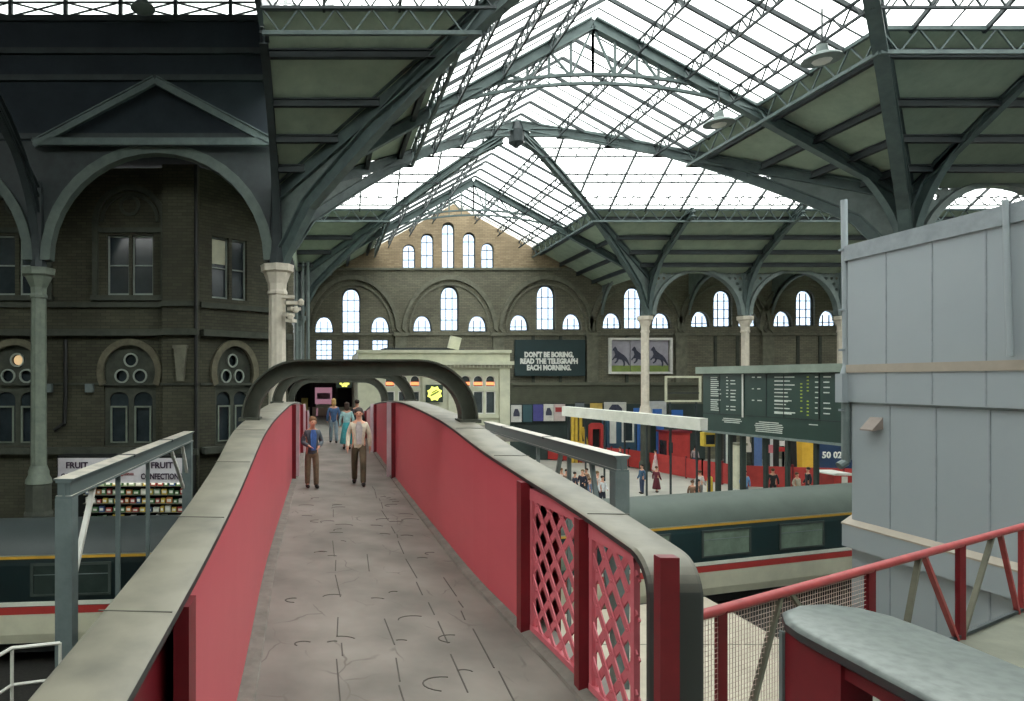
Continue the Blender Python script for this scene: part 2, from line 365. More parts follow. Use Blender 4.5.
def nave_frame(Yf, label, arch_d=.5):
    t = thing('roof_truss', label, 'roof truss', (XC, Yf, 12), 'gabled iron trusses across the nave')
    for sg in (-1, 1):
        m = MB(); m.ibeam((XC, Yf, RZ-.35), (XC+sg*HN, Yf, EZ-.35), .34, .5, .07, (0, 0, 1)); m.build('rafter', iron, t)
        m = MB(); curved_I(m, [ell(a, sg, Yf) for a in range(0, 56, 4)], .34, arch_d, Y_); m.build('arch_rib', iron, t)
        m = MB(); curved(m, [ell(a, sg, Yf)+Z_*.16 for a in range(52, 91, 4)]+[ell(90, sg, Yf)+Z_*.16], .14, .12, Y_)
        curved(m, [ell(a, sg, Yf)-Z_*.22 for a in range(52, 91, 4)]+[ell(90, sg, Yf)-Z_*.22], .14, .12, Y_)
        m.build('tie_arc', iron, t)
        m = MB(); prev = None
        for i, a in enumerate(range(54, 91, 4)):
            p = ell(a, sg, Yf)+Z_*.1; q = V(p.x, Yf, zn(p.x)-.5)
            m.beam(p, q, .09, .09)
            if prev: m.beam(prev[0] if i % 2 else prev[1], q if i % 2 else p, .08, .08)
            m.beam(p, p-Z_*.3, .05, .05); prev = (p, q)
        m.build('truss_web', iron, t)
        # perforated spandrel web between arch rib and rafter
        lp = [(ell(a, sg, Yf).x, ell(a, sg, Yf).z) for a in range(0, 50, 5)]
        top = [(x, zn(x)-.6) for x in (lp[-1][0], XC+sg*HN)]
        m = MB(); m.plate(lp+top, [], (0, Yf, 0), X_, Z_, .05); m.build('spandrel_web', iron_pale, t)
    return t
nave_frame(Y0, 'great gabled iron truss across the nave nearest the footbridge')
nave_frame(Y1, 'smaller looking gabled truss in front of the tan brick gable wall')
def vrib(corner, centre, label, top_d=.5, low_d=.4, t_end=.93, group='valley ribs of the crossing roofs', z0=21.7, w=.3):
    cx, cy = corner; t = thing('valley_rib', label, 'roof rib', (cx, cy, 12), group)
    P = lambda s: V(centre[0]+(cx-centre[0])*s, centre[1]+(cy-centre[1])*s, 0)
    side = V(cx-centre[0], cy-centre[1], 0).normalized().cross(Z_)
    m = MB(); m.ibeam(P(0)+Z_*(RZ-.3), P(1)+Z_*(EZ-.3), w, top_d, .07); m.build('valley_rafter', iron, t)
    zc = lambda s: z0-8.8*s**1.46-(max(0, s-.9)*12 if s > .9 else 0)
    pts = [P(s)+Z_*zc(s) for s in [i/20 for i in range(1, 20)]]; pts += [P(.975)+Z_*12.4, P(.985)+Z_*12.0]
    m = MB(); curved_I(m, pts, w, low_d, side); m.build('arch_rib', iron, t)
    m = MB()
    for i in range(1, 9):
        s, s2 = i/12, (i+1)/12
        a, b = P(s)+Z_*zc(s), P(s)+Z_*(RZ-.5-7.4*s); m.beam(a, b, .07, .07); c = P(s2)+Z_*(zc(s2) if i % 2 else RZ-.5-7.4*s2); m.beam(b if i % 2 else a, c, .06, .06)
    m.build('rib_web', iron, t)
    poly = [P(s)+Z_*(zc(s)) for s in (.72, .78, .84, .9, .95)]+[P(.985)+Z_*12.2, P(.985)+Z_*(EZ-.5), P(.72)+Z_*(RZ-.5-7.4*.72)]
    m = MB(); m.prism([p-side*.025 for p in poly], side*.05); m.build('spandrel_web', iron_pale, t)
    return t
vrib((XL, Y0), cB, 'grey valley rib from the left foreground column to the crossing peak')
vrib((XR, Y0), cB, 'grey valley rib from the hidden right column to the crossing peak')
vrib((XL, Y1), cB, 'far valley rib falling left from the crossing peak')
vrib((XR, Y1), cB, 'far valley rib falling right from the peak to the slender white column')
vrib((XL, Y0), cA, 'thick near valley rib rising up and right over the footbridge', .75, .6, w=.4)
vrib((XR, Y0), cA, 'thick near valley rib rising almost straight above the grey building', .75, .6, w=.4)
m = MB(); m.lathe((XC, YB, 0), [(.1, 20.9), (.45, 21.2), (.5, 21.9), (.3, 22.4), (.1, 22.5)], 12); m.build('crossing_boss', iron_dark, label='dark iron boss at the peak where the valley ribs meet', cat='roof boss')
# ribs that run along the column rows toward the camera
def row_rib(x, y, dy, label, L=9., zt=18.6, dx=0, group='curved ribs along the column rows', m_=iron, d=.5):
    t = thing('row_rib', label, 'roof rib', (x, y, 12), group)
    n = 14; pts = []
    for i in range(n+1):
        a = math.radians(i/n*72); h = (1-math.cos(a))/(1-math.cos(math.radians(72))); pts.append(V(x+dx*h, y+dy*L*h, 12+(zt-12)*math.sin(a)/math.sin(math.radians(72))))
    side = X_ if not dx else V(dx, dy*L, 0).normalized().cross(Z_)
    m = MB(); curved_I(m, pts, .3, d, side); m.build('arch_rib', m_, t)
    top = pts[-1]; m = MB(); m.ibeam((x, y, EZ-.3), top+V(0, 0, .25), .26, .4, .06); m.build('rafter', m_, t)
    poly = pts[:10]+[pts[9].lerp(pts[9]+Z_, 0)+Z_*.4, V(x, y, EZ-.3)]
    m = MB(); sd = side*.025; m.prism([p-sd for p in poly], sd*2); m.build('spandrel_web', m_ if m_ is not iron else iron_pale, t)
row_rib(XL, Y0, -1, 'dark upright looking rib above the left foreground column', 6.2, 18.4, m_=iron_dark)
row_rib(XR, Y0, -1, 'curved rib fanning up and right above the grey building', 6.5, 18.6)
row_rib(-12.2, Y0, -1, 'dark rib above the far left shaded column', 6.2, 18.4, m_=iron_dark)
for i, x in enumerate((XR, 32.4, 39.8, 47.3)):
    lab = ['curved rib rising from the slender white column in front of the horse poster', 'curved rib rising from the second column of the far arcade', 'curved rib rising from the third column of the far arcade', 'curved rib of the far arcade hidden mostly by the grey building'][i]
    row_rib(x, Y1, -1, lab, 6.0, 18.3, group='ribs rising from the far arcade', d=.4)
# transept trusses (their apex stands on the transept ridge)
for i, x in enumerate((32.4, 39.8, 47.3, 54.8)):
    t = thing('transept_truss', 'gabled iron truss across the right transept over the departure board', 'roof truss', (x, YB, 12), 'trusses across the right transept')
    for sg in (-1, 1):
        m = MB(); m.ibeam((x, YB, RZ-.4), (x, YB+sg*HB, EZ-.4), .26, .45, .06); m.build('rafter', iron, t)
        pts = [V(x, YB+sg*HB*math.cos(math.radians(a)), 12+7.6*math.sin(math.radians(a))) for a in range(20, 91, 5)]
        m = MB(); curved(m, pts, .14, .14, X_); m.build('tie_arc', iron, t)
        m = MB()
        for j in range(6, 15, 2): m.beam(pts[j], V(x, pts[j].y, zb(pts[j].y)-.5), .07, .07)
        for j in range(6, 13, 2): m.beam(pts[j], V(x, pts[j+2].y, zb(pts[j+2].y)-.5), .06, .06)
        m.build('truss_web', iron, t)

# ---------------------------------------------------------------- columns
def column(x, y, m_, label, r=.38, zc=11.9, ped=2.6, stub=True, group='cast iron columns', cap_r=.72):
    t = thing('iron_column', label, 'column', (x, y, 0), group)
    m = MB(); m.lathe((x, y, 0), [(r*q, z_) for q, z_ in ((1.9, 0), (1.9, ped*.5), (1.7, ped*.55), (1.7, ped-.1), (1.55, ped))] if ped < 4 else [(r*1.5, 0), (r*1.5, .6), (r*1.2, .8), (r*1.15, ped-.3), (r*1.5, ped)], 8); m.build('pedestal', stone_dark, t)
    m = MB(); m.lathe((x, y, 0), [(r*1.65, ped), (r*1.6, ped+.15), (r*1.3, ped+.35), (r*1.3, ped+.5), (r*1.02, ped+.75)], 20); m.build('base', m_, t, True)
    m = MB(); n = 20; vs = []
    for j, z in enumerate((ped+.75, zc-1.1)):
        vs.append([V(x+(r*(1.0 if i % 2 else .93)-.02*j)*math.cos(2*math.pi*i/n), y+(r*(1.0 if i % 2 else .93)-.02*j)*math.sin(2*math.pi*i/n), z) for i in range(n)])
    m.loft(vs); m.build('shaft', m_, t)
    m = MB(); m.lathe((x, y, 0), [(r*1.12, zc-1.25), (r*1.14, zc-1.15), (r*1.0, zc-1.05), (r*1.05, zc-.8), (cap_r*.8, zc-.35), (cap_r*.97, zc-.28), (cap_r*.97, zc-.12), (cap_r, zc)], 8); m.build('capital', m_, t)
    if stub:
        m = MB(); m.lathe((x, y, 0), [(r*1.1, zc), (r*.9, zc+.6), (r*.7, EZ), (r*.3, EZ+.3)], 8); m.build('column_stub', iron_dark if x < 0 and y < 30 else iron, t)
    return t
c0 = column(XL, Y0, column_paint, 'pale column with flared capital just left of the footbridge hoops', .39)
m = MB(); bx = V(XL+.5, Y0-.35, 10.4)
for i in range(5): m.cbox(bx+V(.12*(i % 3), -.05, -.25*i+.1), (.5, .3, .13), .3*i)
for i in range(3): m.lathe(bx+V(.1+.22*i, -.25, -.9+.3*i), [(.02, 0), (.12, .05), (.14, .2), (.05, .3)], 10)
m.build('lamp_cluster', column_paint, c0)
column(-12.2, Y0, column_grey, 'shaded grey green column at the far left before the brick building', .33, 11.75)
column(XR, Y0, column_paint, 'column hidden behind the grey clad building at right', .4)
for i, x in enumerate((24.7, 32.4, 39.8, 47.3)):
    column(x, Y1, column_paint, ['slender white column in front of the horse poster', 'white column second from left in the far arcade', 'white column of the far arcade beside the drainpipe', 'white column of the far arcade behind the grey building'][i], .3, 11.9, 4.3 if i == 0 else 1.5, cap_r=.6)
column(XL, Y1, iron_pale, 'grey green far column behind the pale foreground column', .34, 11.9, 4.5)

t = thing('wall_pipes', 'grey green vertical pipes behind the pale foreground column', 'pipe', (-1.5, 49, 0))
for px, r_ in ((296, .16), (303, .1), (308, .14)):
    p = at(px, 380, 49); MB().tube((p.x, 49, 4.5), (p.x, 49, 17), r_, 8).build('pipe', iron_pale, t, True)
# ---------------------------------------------------------------- arcades
def arcade_arch(xa, xb, y, zs, label, m_=iron_pale, ztop=16.4, open_=True, post=True, band=.28):
    c, r = (xa+xb)/2, (xb-xa)/2-.15
    t = thing('arcade_arch', label, 'arch', (c, y, zs), 'iron arches of the column rows')
    m = MB(); m.plate(ring(c, zs, r, r-band), [], (0, y, 0), X_, Z_, .5); m.build('arch_ring', m_ if open_ else mat('arch_shaded', (92, 104, 98), (70, 82, 78), .7, 2), t)  # closed left arches get a ring colour darkened for shade
    out = [(xa, zs)]+[(a, b) for a, b in arc(c, zs, r, 180, 0, 24)]+[(xb, zs), (xb, ztop), (xa, ztop)]
    holes = []
    if open_:
        for ix in range(int((xb-xa)/.42)):
            for iz in range(int((ztop-zs)/.42)):
                hx, hz = xa+.3+ix*.42+(.2 if iz % 2 else 0), zs+.3+iz*.42
                if math.hypot(hx-c, hz-zs) > r+.2 and hx < xb-.2 and hz < ztop-.2: holes.append(arc(hx, hz, .14, 0, 300, 5))
    m = MB(); m.plate(out, holes, (0, y, 0), X_, Z_, .08); m.build('spandrel', m_ if open_ else iron_dark, t)
    if post:
        m = MB(); m.beam((xa, y, ztop), (c, y, ztop+1.5), .16, .3); m.beam((xb, y, ztop), (c, y, ztop+1.5), .16, .3); m.beam((xa, y, ztop), (xb, y, ztop), .14, .2)
        m.build('pediment', iron, t)
        m = MB(); m.beam((c, y-.1, zs+r-.1), (c, y-.1, ztop+1.3), .2, .12, (0, 1, 0)); m.build('king_post', red_dark, t)
    return t
arcade_arch(-12.2, XL, Y0, 12.1, 'broad dim green arch in front of the shaded brick building', column_grey, 17.2, False, False, .42)
arcade_arch(-22.4, -12.2, Y0, 12.1, 'dim green arch at the far left edge', column_grey, 17.2, False, False, .42)
arcade_arch(XR, 32.4, Y0, 12.0, 'pierced iron arch showing above the grey clad building')
arcade_arch(32.4, 39.8, Y0, 12.0, 'pierced iron arch beyond the right edge')
for i, (a, b) in enumerate(((XR, 32.4), (32.4, 39.8), (39.8, 47.3))):
    arcade_arch(a, b, Y1, 12.0, ['pierced iron arch right of the horse poster column', 'pierced iron arch above the departure board', 'pierced iron arch behind the drainpipe'][i])
for i, x in enumerate((24.7, 32.4, 39.8, 47.3)):     # ribs from column to back wall
    m = MB(); pts = [V(x, 54-4*math.cos(math.radians(a)), 12+3.9*math.sin(math.radians(a))) for a in range(0, 181, 10)]
    curved_I(m, pts, .25, .35, X_); m.prism([p-X_*.03 for p in pts[9:]]+[V(x-.03, 58, 16.6), V(x-.03, 54, 16.6)], (.06, 0, 0)); m.build('aisle_rib', iron_pale, label='curved iron rib spanning the far aisle to the back wall', cat='roof rib', group='aisle ribs')
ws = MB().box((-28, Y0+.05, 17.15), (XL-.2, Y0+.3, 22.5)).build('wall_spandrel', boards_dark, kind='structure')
m = MB()
for z in (17.4, 19.9, 21.05, 22.45): m.box((-28, Y0-.12, z-.12), (XL-.2, Y0+.1, z+.12))
m.build('wall_band', iron_dark, ws)
m = MB().box((-28, Y0+.1, 22.5), (XL-.2, Y0+.14, 23.9)).build('window_clerestory', pane, kind='structure')
b_ = MB()
for i in range(12):
    x = -27.5+i*2.35; b_.beam((x, Y0, 22.5), (x, Y0, 23.9), .16, .16); b_.beam((x, Y0, 22.55), (x+2.35, Y0, 23.15), .06, .06); b_.beam((x+2.35, Y0, 22.55), (x, Y0, 23.15), .06, .06)
b_.beam((-28, Y0, 23.15), (XL, Y0, 23.15), .07, .07); b_.build('glazing_bars', iron_dark, m)
MB().box((-28, 7, 23.9), (XL, Y0+.3, 24.1)).build('ceiling_bay_shade', boards_dark, kind='structure')  # unseen roof, boarded this far to keep the left bay dim
MB().box((-28, -14, 23.95), (XL, 7, 24.0)).build('ceiling_bay_unseen_glazing', pane, kind='structure')  # unseen glazing, extent set by how much light the left side should get
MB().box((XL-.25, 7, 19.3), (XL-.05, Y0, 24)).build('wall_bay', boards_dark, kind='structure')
# gable truss over the left arch
t = thing('gable_truss', 'dim gabled truss above the broad green arch at left', 'roof truss', (-7.1, Y0-.4, 16.8))
for sg in (-1, 1):
    m = MB(); m.ibeam((-7.1, Y0-.5, 19.6), (-7.1+sg*5.1, Y0-.5, 16.9), .2, .35, .05); m.build('rafter', iron, t)
m = MB(); m.beam((-12.2, Y0-.5, 17.0), (XL, Y0-.5, 17.0), .2, .3); m.build('tie_beam', iron, t)

# ---------------------------------------------------------------- back wall with its windows
KY = Y2/F
bx_ = lambda px: (px-PX)*KY
bz_ = lambda py: EYE-(py-PY)*KY
WIN = []  # cx, z0, w, zspring, ztop, kind
for px, b, tp in ((351, 333, 288), (449, 331, 286), (545, 330, 285), (632, 329, 287), (721, 327, 290), (803, 326, 290)):
    WIN.append((bx_(px), bz_(b), 1.65, bz_(tp)-1.0, bz_(tp), 't'))
for px, b in ((324, 333), (380, 333), (422, 332), (477, 332), (518.5, 331), (571, 330), (611, 329), (660, 329), (699, 327.5), (746, 327), (781, 327), (826, 326.5)):
    WIN.append((bx_(px), bz_(b), 1.7, bz_(b)+.15, bz_(b)+1.4, 's'))
for px in (324, 351, 380): WIN.append((bx_(px), bz_(361), 1.5, bz_(341), bz_(340), 'r'))
WG = []
for px, tp, b in ((408.6, 245, 268.5), (426.9, 234, 268.5), (447.6, 223, 268.5), (468.6, 233, 268.5), (487, 243.5, 268.5)):
    WG.append((bx_(px), bz_(b), 1.12, bz_(tp)-.6, bz_(tp), 'g'))
def wloop(wd):
    cx, z0, w_, zs, zt, k = wd
    return lancet(cx, z0, w_, zs, zt) if k != 'r' else [(cx-w_/2, z0), (cx+w_/2, z0), (cx+w_/2, zt), (cx-w_/2, zt)]
m = MB(); m.plate([(-6, 0), (62, 0), (62, 16.9), (-6, 16.9)], [wloop(q) for q in WIN], (0, Y2, 0), X_, Z_, .6)
wb = m.build('wall_back', brick_mid, kind='structure')
m = MB(); m.plate([(XL+.5, 16.9), (XR-.5, 16.9), (XC, RZ+.3)], [[(a, b) for a, b in wloop(q)] for q in WG], (0, Y2, 0), X_, Z_, .6)
wg = m.build('wall_gable', brick_tan, kind='structure')
m = MB(); m.box((-6, Y2-.45, 16.75), (XR, Y2-.25, 16.95)); m.box((-6, Y2-.45, bz_(334.5)-.1), (62, Y2-.25, bz_(334.5)+.08)); m.build('string_course', stone, wb)
for px in (352, 449, 545, 634, 722, 803):
    cx = bx_(px); zs = bz_(333)
    m = MB(); o = [(cx+4.25*math.cos(math.radians(a)), zs+5.1*math.sin(math.radians(a))) for a in range(0, 181, 8)]; i_ = [(cx+3.9*math.cos(math.radians(a)), zs+4.7*math.sin(math.radians(a))) for a in range(180, -1, -8)]
    m.plate(o+i_, [], (0, Y2-.4, 0), X_, Z_, .22)
    o = [(cx+3.65*math.cos(math.radians(a)), zs+4.4*math.sin(math.radians(a))) for a in range(0, 181, 8)]; i_ = [(cx+3.5*math.cos(math.radians(a)), zs+4.22*math.sin(math.radians(a))) for a in range(180, -1, -8)]
    m.plate(o+i_, [], (0, Y2-.35, 0), X_, Z_, .12); m.build('arch_moulding', stone, wb)
for px in (303, 400, 497, 590, 678, 764, 846):
    m = MB(); x = bx_(px); m.box((x-.5, Y2-.6, 0), (x+.5, Y2-.3, bz_(333)-.2)); m.box((x-.65, Y2-.7, bz_(333)-.3), (x+.65, Y2-.3, bz_(333))); m.build('pilaster', stone, wb)
for px in (611, 632, 660, 699, 721, 746, 781, 803, 826, 518, 545, 571):
    m = MB(); x = bx_(px)+1.25; m.box((x-.12, Y2-.42, 5), (x+.12, Y2-.28, bz_(334)-.2)); m.build('wall_shaft', stone_dark, wb)
n_w = 0
for wd in WIN+WG:
    n_w += 1; cx, z0, w_, zs, zt, k = wd; lp = wloop(wd)
    ins = [(cx+(a-cx)*.88, z0+.08+(b-z0)*.94) for a, b in lp]
    m = MB(); m.plate(lp, [ins], (0, Y2+.05, 0), X_, Z_, .16)
    for f in ((-.17, .17) if k != 'g' else (0,)): m.box((cx+f*w_-.03, Y2, z0), (cx+f*w_+.03, Y2+.08, zt-.3*(zt-zs)))
    nb = {'t': 3, 's': 1, 'r': 4, 'g': 2}[k]
    for j in range(nb): zz = z0+(zs-z0+.4)*(j+1)/(nb+.5); m.box((cx-w_/2, Y2, zz-.03), (cx+w_/2, Y2+.08, zz+.03))
    fr = m.build('window_%d' % n_w, stone_dark, kind='structure')
    m = MB(); m.plate(lp, [], (0, Y2+.1, 0), X_, Z_, .02); m.build('glass', pane_win, fr)
# corrugated fascia low on the back wall
m = MB(); x0, x1, z0, z1 = bx_(508), bx_(702), bz_(404), bz_(384)
m.box((x0, Y2-.9, z0), (x1, Y2-.5, z1)); n = 9
for i in range(n): zz = z0+(z1-z0)*(i+.5)/n; m.box((x0, Y2-.98, zz-.05), (x1, Y2-.9, zz+.05))
m.box((x0, Y2-1.1, z1-.1), (x1, Y2-.5, z1+.15))
m.build('fascia', mat('brown_green_fascia', (96, 98, 82), (78, 80, 68), .7, 1), wb)
# other walls, ceilings and ground that close the hall
MB().prism([V(XR, Y1, 17.0), V(62, Y1, 17.0), V(62, Y2, 16.6), V(XR, Y2, 16.6)], (0, 0, .15)).build('ceiling_aisle', boards, kind='structure')
MB().prism([V(-28, Y0, 17.2), V(XL, Y0, 17.2), V(XL, Y2, 17.2), V(-28, Y2, 17.2)], (0, 0, .15)).build('ceiling_left_added_lid', boards_dark, kind='structure')  # opaque lid added to stop light coming in above the facade
MB().prism([V(XL, Y0, 15.2), V(XL, YB, RZ), V(XL, Y1, 15.2)], (-.1, 0, 0)).build('wall_transept', boards, kind='structure')
MB().box((-28.3, -14, -1), (-28, Y2, 23)).build('wall_unseen_left', brick_dark, kind='structure')  # unseen side wall, added so light enters only through the roof
MB().box((62, -14, -1), (62.3, Y2, 23)).build('wall_right', brick_mid, kind='structure')
MB().box((-28, -14.4, -1), (62, -14, 23)).build('wall_unseen_front', brick_mid, kind='structure')  # unseen wall behind the camera, added to keep light off the facade
MB().box((-40, -20, -1.6), (80, 75, -1.0)).build('floor_trackbed', ballast, kind='structure')
# ---------------------------------------------------------------- the brick building at left, shade put into its colour
YF = 31.0; kf = YF/F
fx = lambda px: (px-PX)*kf
fz = lambda py: EYE-(py-PY)*kf
wl = thing('brick_building', 'shaded brick Gothic building behind the broad arch at left', 'building', (fx(120), YF, 0))
def gothic(cx, s=1.0): return lancet(cx, fz(446), 52*kf*s, fz(372), fz(345))
def trefoil(name_o, ux, cx, s, lit, parent):
    """window with three round lights over two tall ones, in the frame (name_o, ux)"""
    t_ = thing('gothic_window', 'x', None) if False else None
    n = ux.cross(Z_)
    lp = gothic(cx, s); m = MB(); hs = []
    cs = [(cx, fz(360), 7.2*kf), (cx-9.2*kf*s, fz(376), 7.2*kf), (cx+9.2*kf*s, fz(376), 7.2*kf)]
    for a, b, r in cs: hs.append([(a+r*s*math.cos(q*math.pi/8), b+r*math.sin(q*math.pi/8)) for q in range(16)])
    for sg in (-1, 1): hs.append(lancet(cx+sg*12*kf*s, fz(442), 19*kf*s, fz(400), fz(392)))
    m.plate(lp, hs, name_o-n*.25, ux, Z_, .12); fr = m.build('window_tracery', stone_dark, parent)
    m = MB()
    for a, b, r in cs:
        o = [(a+r*s*math.cos(q*math.pi/10), b+r*math.sin(q*math.pi/10)) for q in range(20)]; i_ = [(a+r*.78*s*math.cos(q*math.pi/10), b+r*.78*math.sin(q*math.pi/10)) for q in range(20)]
        m.plate(o, [i_], name_o-n*.14, ux, Z_, .1)
    m.build('round_light_rim', mat('rim_pale', (150, 160, 150), None), fr)
    m = MB(); m.plate(lp, [], name_o-n*.4, ux, Z_, .04); m.build('glass', glass_dark, fr)
    m = MB()
    for sg in (-1, 1):
        c_ = cx+sg*12*kf*s; w_ = 8.5*kf*s
        m.plate([(c_-w_, fz(443)), (c_+w_, fz(443)), (c_+w_, fz(406)), (c_-w_, fz(406))], [[(c_-w_*.8, fz(443)+.05), (c_+w_*.8, fz(443)+.05), (c_+w_*.8, fz(406)-.08), (c_-w_*.8, fz(406)-.08)]], name_o-n*.16, ux, Z_, .08)
    m.build('sash_frame', column_grey, fr)
    if lit:
        a, b, r = cs[0]; m = MB(); m.plate([(a+r*.7*math.cos(q*math.pi/8), b+r*.7*math.sin(q*math.pi/8)) for q in range(16)], [], name_o-n*.3, ux, Z_, .03); m.build('lit_glass', mat_glow('lit_window', (176, 150, 112), .25), fr)
    m = MB(); h = 26*kf*s; zs = fz(372)
    o = [(cx+(h+.3)*math.cos(math.radians(a)), zs+(fz(345)-zs+.3)*math.sin(math.radians(a))) for a in range(-25, 206, 10)]
    i_ = [(cx+h*math.cos(math.radians(a)), zs+(fz(345)-zs)*math.sin(math.radians(a))) for a in range(205, -26, -10)]
    m.plate(o+i_, [], name_o+n*.08, ux, Z_, .2); m.build('arch_moulding', mat('arch_stone', (108, 104, 86), (82, 80, 66), .9, 3), parent)
def sash(o, ux, a, b, z0, z1, parent, blind=0):
    n = ux.cross(Z_); m = MB(); m.plate([(a, z0), (b, z0), (b, z1), (a, z1)], [[(a+.07, z0+.1), (b-.07, z0+.1), (b-.07, (z0+z1)/2-.03), (a+.07, (z0+z1)/2-.03)], [(a+.07, (z0+z1)/2+.03), (b-.07, (z0+z1)/2+.03), (b-.07, z1-.08), (a+.07, z1-.08)]], o-n*.22, ux, Z_, .08)
    fr = m.build('sash_window', mat('sash_paint', (150, 160, 154), (128, 138, 132), .6, 3), parent)
    m = MB(); m.plate([(a, z0), (b, z0), (b, z1), (a, z1)], [], o-n*.3, ux, Z_, .03); m.build('glass', glass_dark, fr)
    if blind: m = MB(); m.plate([(a+.08, z1-blind), (b-.08, z1-blind), (b-.08, z1-.1), (a+.08, z1-.1)], [], o-n*.25, ux, Z_, .02); m.build('roller_blind', cream, fr)
o = V(0, YF, 0)
rects = [(fx(107), fx(129)), (fx(132), fx(153)), (fx(-8), fx(15)), (fx(19), fx(33)), (fx(-75), fx(-53)), (fx(-50), fx(-28))]
zt_, zb_ = fz(235), fz(295)
hol = [[(a, zb_), (b, zb_), (b, zt_), (a, zt_)] for a, b in rects]+[gothic(fx(130)), gothic(fx(16)), gothic(fx(-98))]
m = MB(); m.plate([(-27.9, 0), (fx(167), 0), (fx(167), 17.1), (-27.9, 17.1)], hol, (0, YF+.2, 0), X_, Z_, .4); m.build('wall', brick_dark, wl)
for i, (a, b) in enumerate(rects): sash(o, X_, a, b, zb_, zt_, wl)
for c in (130, 16, -98): trefoil(o, X_, fx(c), 1, c == 16, wl)
m = MB(); m.box((fx(165), YF-.55, 0), (fx(200), YF+.3, 17.1)); m.build('corner_pier', brick_dark, wl)
m = MB()
for py, hh, dd in ((305, .25, .2), (333, .3, .42), (384, .1, .1), (450, .3, .5)): m.box((-27.9, YF-dd, fz(py)-hh/2), (fx(167), YF, fz(py)+hh/2)); m.box((fx(164), YF-.6-dd*.6, fz(py)-hh/2), (fx(201), YF-.5, fz(py)+hh/2))
m.build('string_course', stone_dark, wl)
for c in (130, 16):      # blind arch round the paired sashes, with a roundel
    m = MB(); cx = fx(c); m.plate(ring(cx, fz(222), 1.75, 1.5), [], (0, YF-.08, 0), X_, Z_, .2); m.plate(ring(cx, fz(222), 1.4, 1.25), [], (0, YF-.04, 0), X_, Z_, .12)
    m.box((cx-1.75, YF-.18, fz(298)), (cx-1.5, YF, fz(222))); m.box((cx+1.5, YF-.18, fz(298)), (cx+1.75, YF, fz(222))); m.box((cx-1.8, YF-.3, fz(301)), (cx+1.8, YF, fz(296)))
    m.box((cx-1.5, YF-.12, fz(233)), (cx+1.5, YF, fz(228)))
    m.plate(arc(cx, fz(206), .5, 0, 345, 14), [arc(cx, fz(206), .36, 0, 340, 10)], (0, YF-.06, 0), X_, Z_, .12)
    m.build('blind_arch', stone_dark, wl)
# right, canted part of the building
o2 = V(fx(200), YF-.1, 0); e2 = V(-1.9, 34.2, 0); u2 = (e2-V(o2.x, o2.y, 0)).normalized(); LL = (e2-o2).length
def lpx(px):   # distance along the canted wall seen at image column px
    r = (px-PX)/F; return (r*o2.y-o2.x)/(u2.x-r*u2.y)
r2 = [(lpx(212), lpx(229)), (lpx(232), lpx(247))]
zc2 = 10.75
h2 = [[(a, fz(297)), (b, fz(297)), (b, fz(234)), (a, fz(234))] for a, b in r2]+[gothic(lpx(234), .85)]
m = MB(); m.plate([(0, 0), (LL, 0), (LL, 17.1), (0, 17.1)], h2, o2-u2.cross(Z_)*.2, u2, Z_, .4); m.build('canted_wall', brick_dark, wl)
for i, (a, b) in enumerate(r2): sash(o2, u2, a, b, fz(297), fz(234), wl, 1.3 if i == 0 else 0)
trefoil(o2, u2, lpx(234), .85, False, wl)
n2 = u2.cross(Z_); m = MB()
for py, hh, dd in ((305, .25, .2), (333, .3, .42), (384, .1, .1), (450, .3, .5)): a = o2+Z_*fz(py)+n2*dd/2; m.beam(a, a+u2*LL, dd, hh)
m.build('canted_string_course', stone_dark, wl)
m = MB(); m.box((fx(177), YF-.95, fz(349)), (fx(191), YF-.6, fz(346))); m.prism([V(fx(178), YF-.9, fz(349)), V(fx(190), YF-.9, fz(349)), V(fx(187), YF-.9, fz(381)), V(fx(181), YF-.9, fz(381))], (0, .35, 0)); m.build('stone_bracket', stone, wl)
m = MB(); m.path([V(fx(57), YF-.3, fz(430)), V(fx(67), YF-.3, fz(423)), V(fx(68), YF-.3, fz(395)), V(fx(68), YF-.3, fz(340))], .1); m.path([V(fx(199), YF-.75, fz(450)), V(fx(199), YF-.75, 17)], .09); m.build('drainpipe', blackm, wl)
for px, py in ((50, 388), (91, 388)): tag(MB().cbox((fx(px), YF-.2, fz(py)), (.35, .25, .4)).build('floodlight', grey_paint), 'small pale floodlight fixed to the shaded brick wall', 'light', 'wall floodlights')
# fruit stall under it
st = thing('fruit_kiosk', 'fruit and confectionery kiosk under the shaded brick building', 'kiosk', (fx(125), 29.6, 0))
ks = 29.4; SX = lambda px: (px-PX)*ks/F
SZ = lambda py: EYE-(py-PY)*ks/F
m = MB(); m.box((SX(57), ks, SZ(483)), (SX(192), ks+.15, SZ(458))); m.build('sign_board', mat('kiosk_sign', (214, 210, 214), (196, 192, 198), .5, 2), st)
m = MB(); m.text('FRUIT', .38, (SX(162), ks-.03, SZ(468)), X_, Z_, bold=.012); m.text('CONFECTIONERY', .36, (SX(165), ks-.03, SZ(479)), X_, Z_, sx=.74, bold=.012)
m.text('FRUIT', .38, (SX(77), ks-.03, SZ(468)), X_, Z_, bold=.012); m.text('CONFECTIONERY', .36, (SX(85), ks-.03, SZ(479)), X_, Z_, sx=.74, bold=.012)
m.build('sign_lettering', mat('purple_ink', (58, 40, 62), None), st)
m = MB(); m.text('newspapers', .2, (SX(125), ks-.03, SZ(469)), X_, Z_, bold=.004); m.text('magazines', .2, (SX(125), ks-.03, SZ(475)), X_, Z_, bold=.004); m.build('small_lettering', mat('red_ink', (150, 50, 56), None), st)
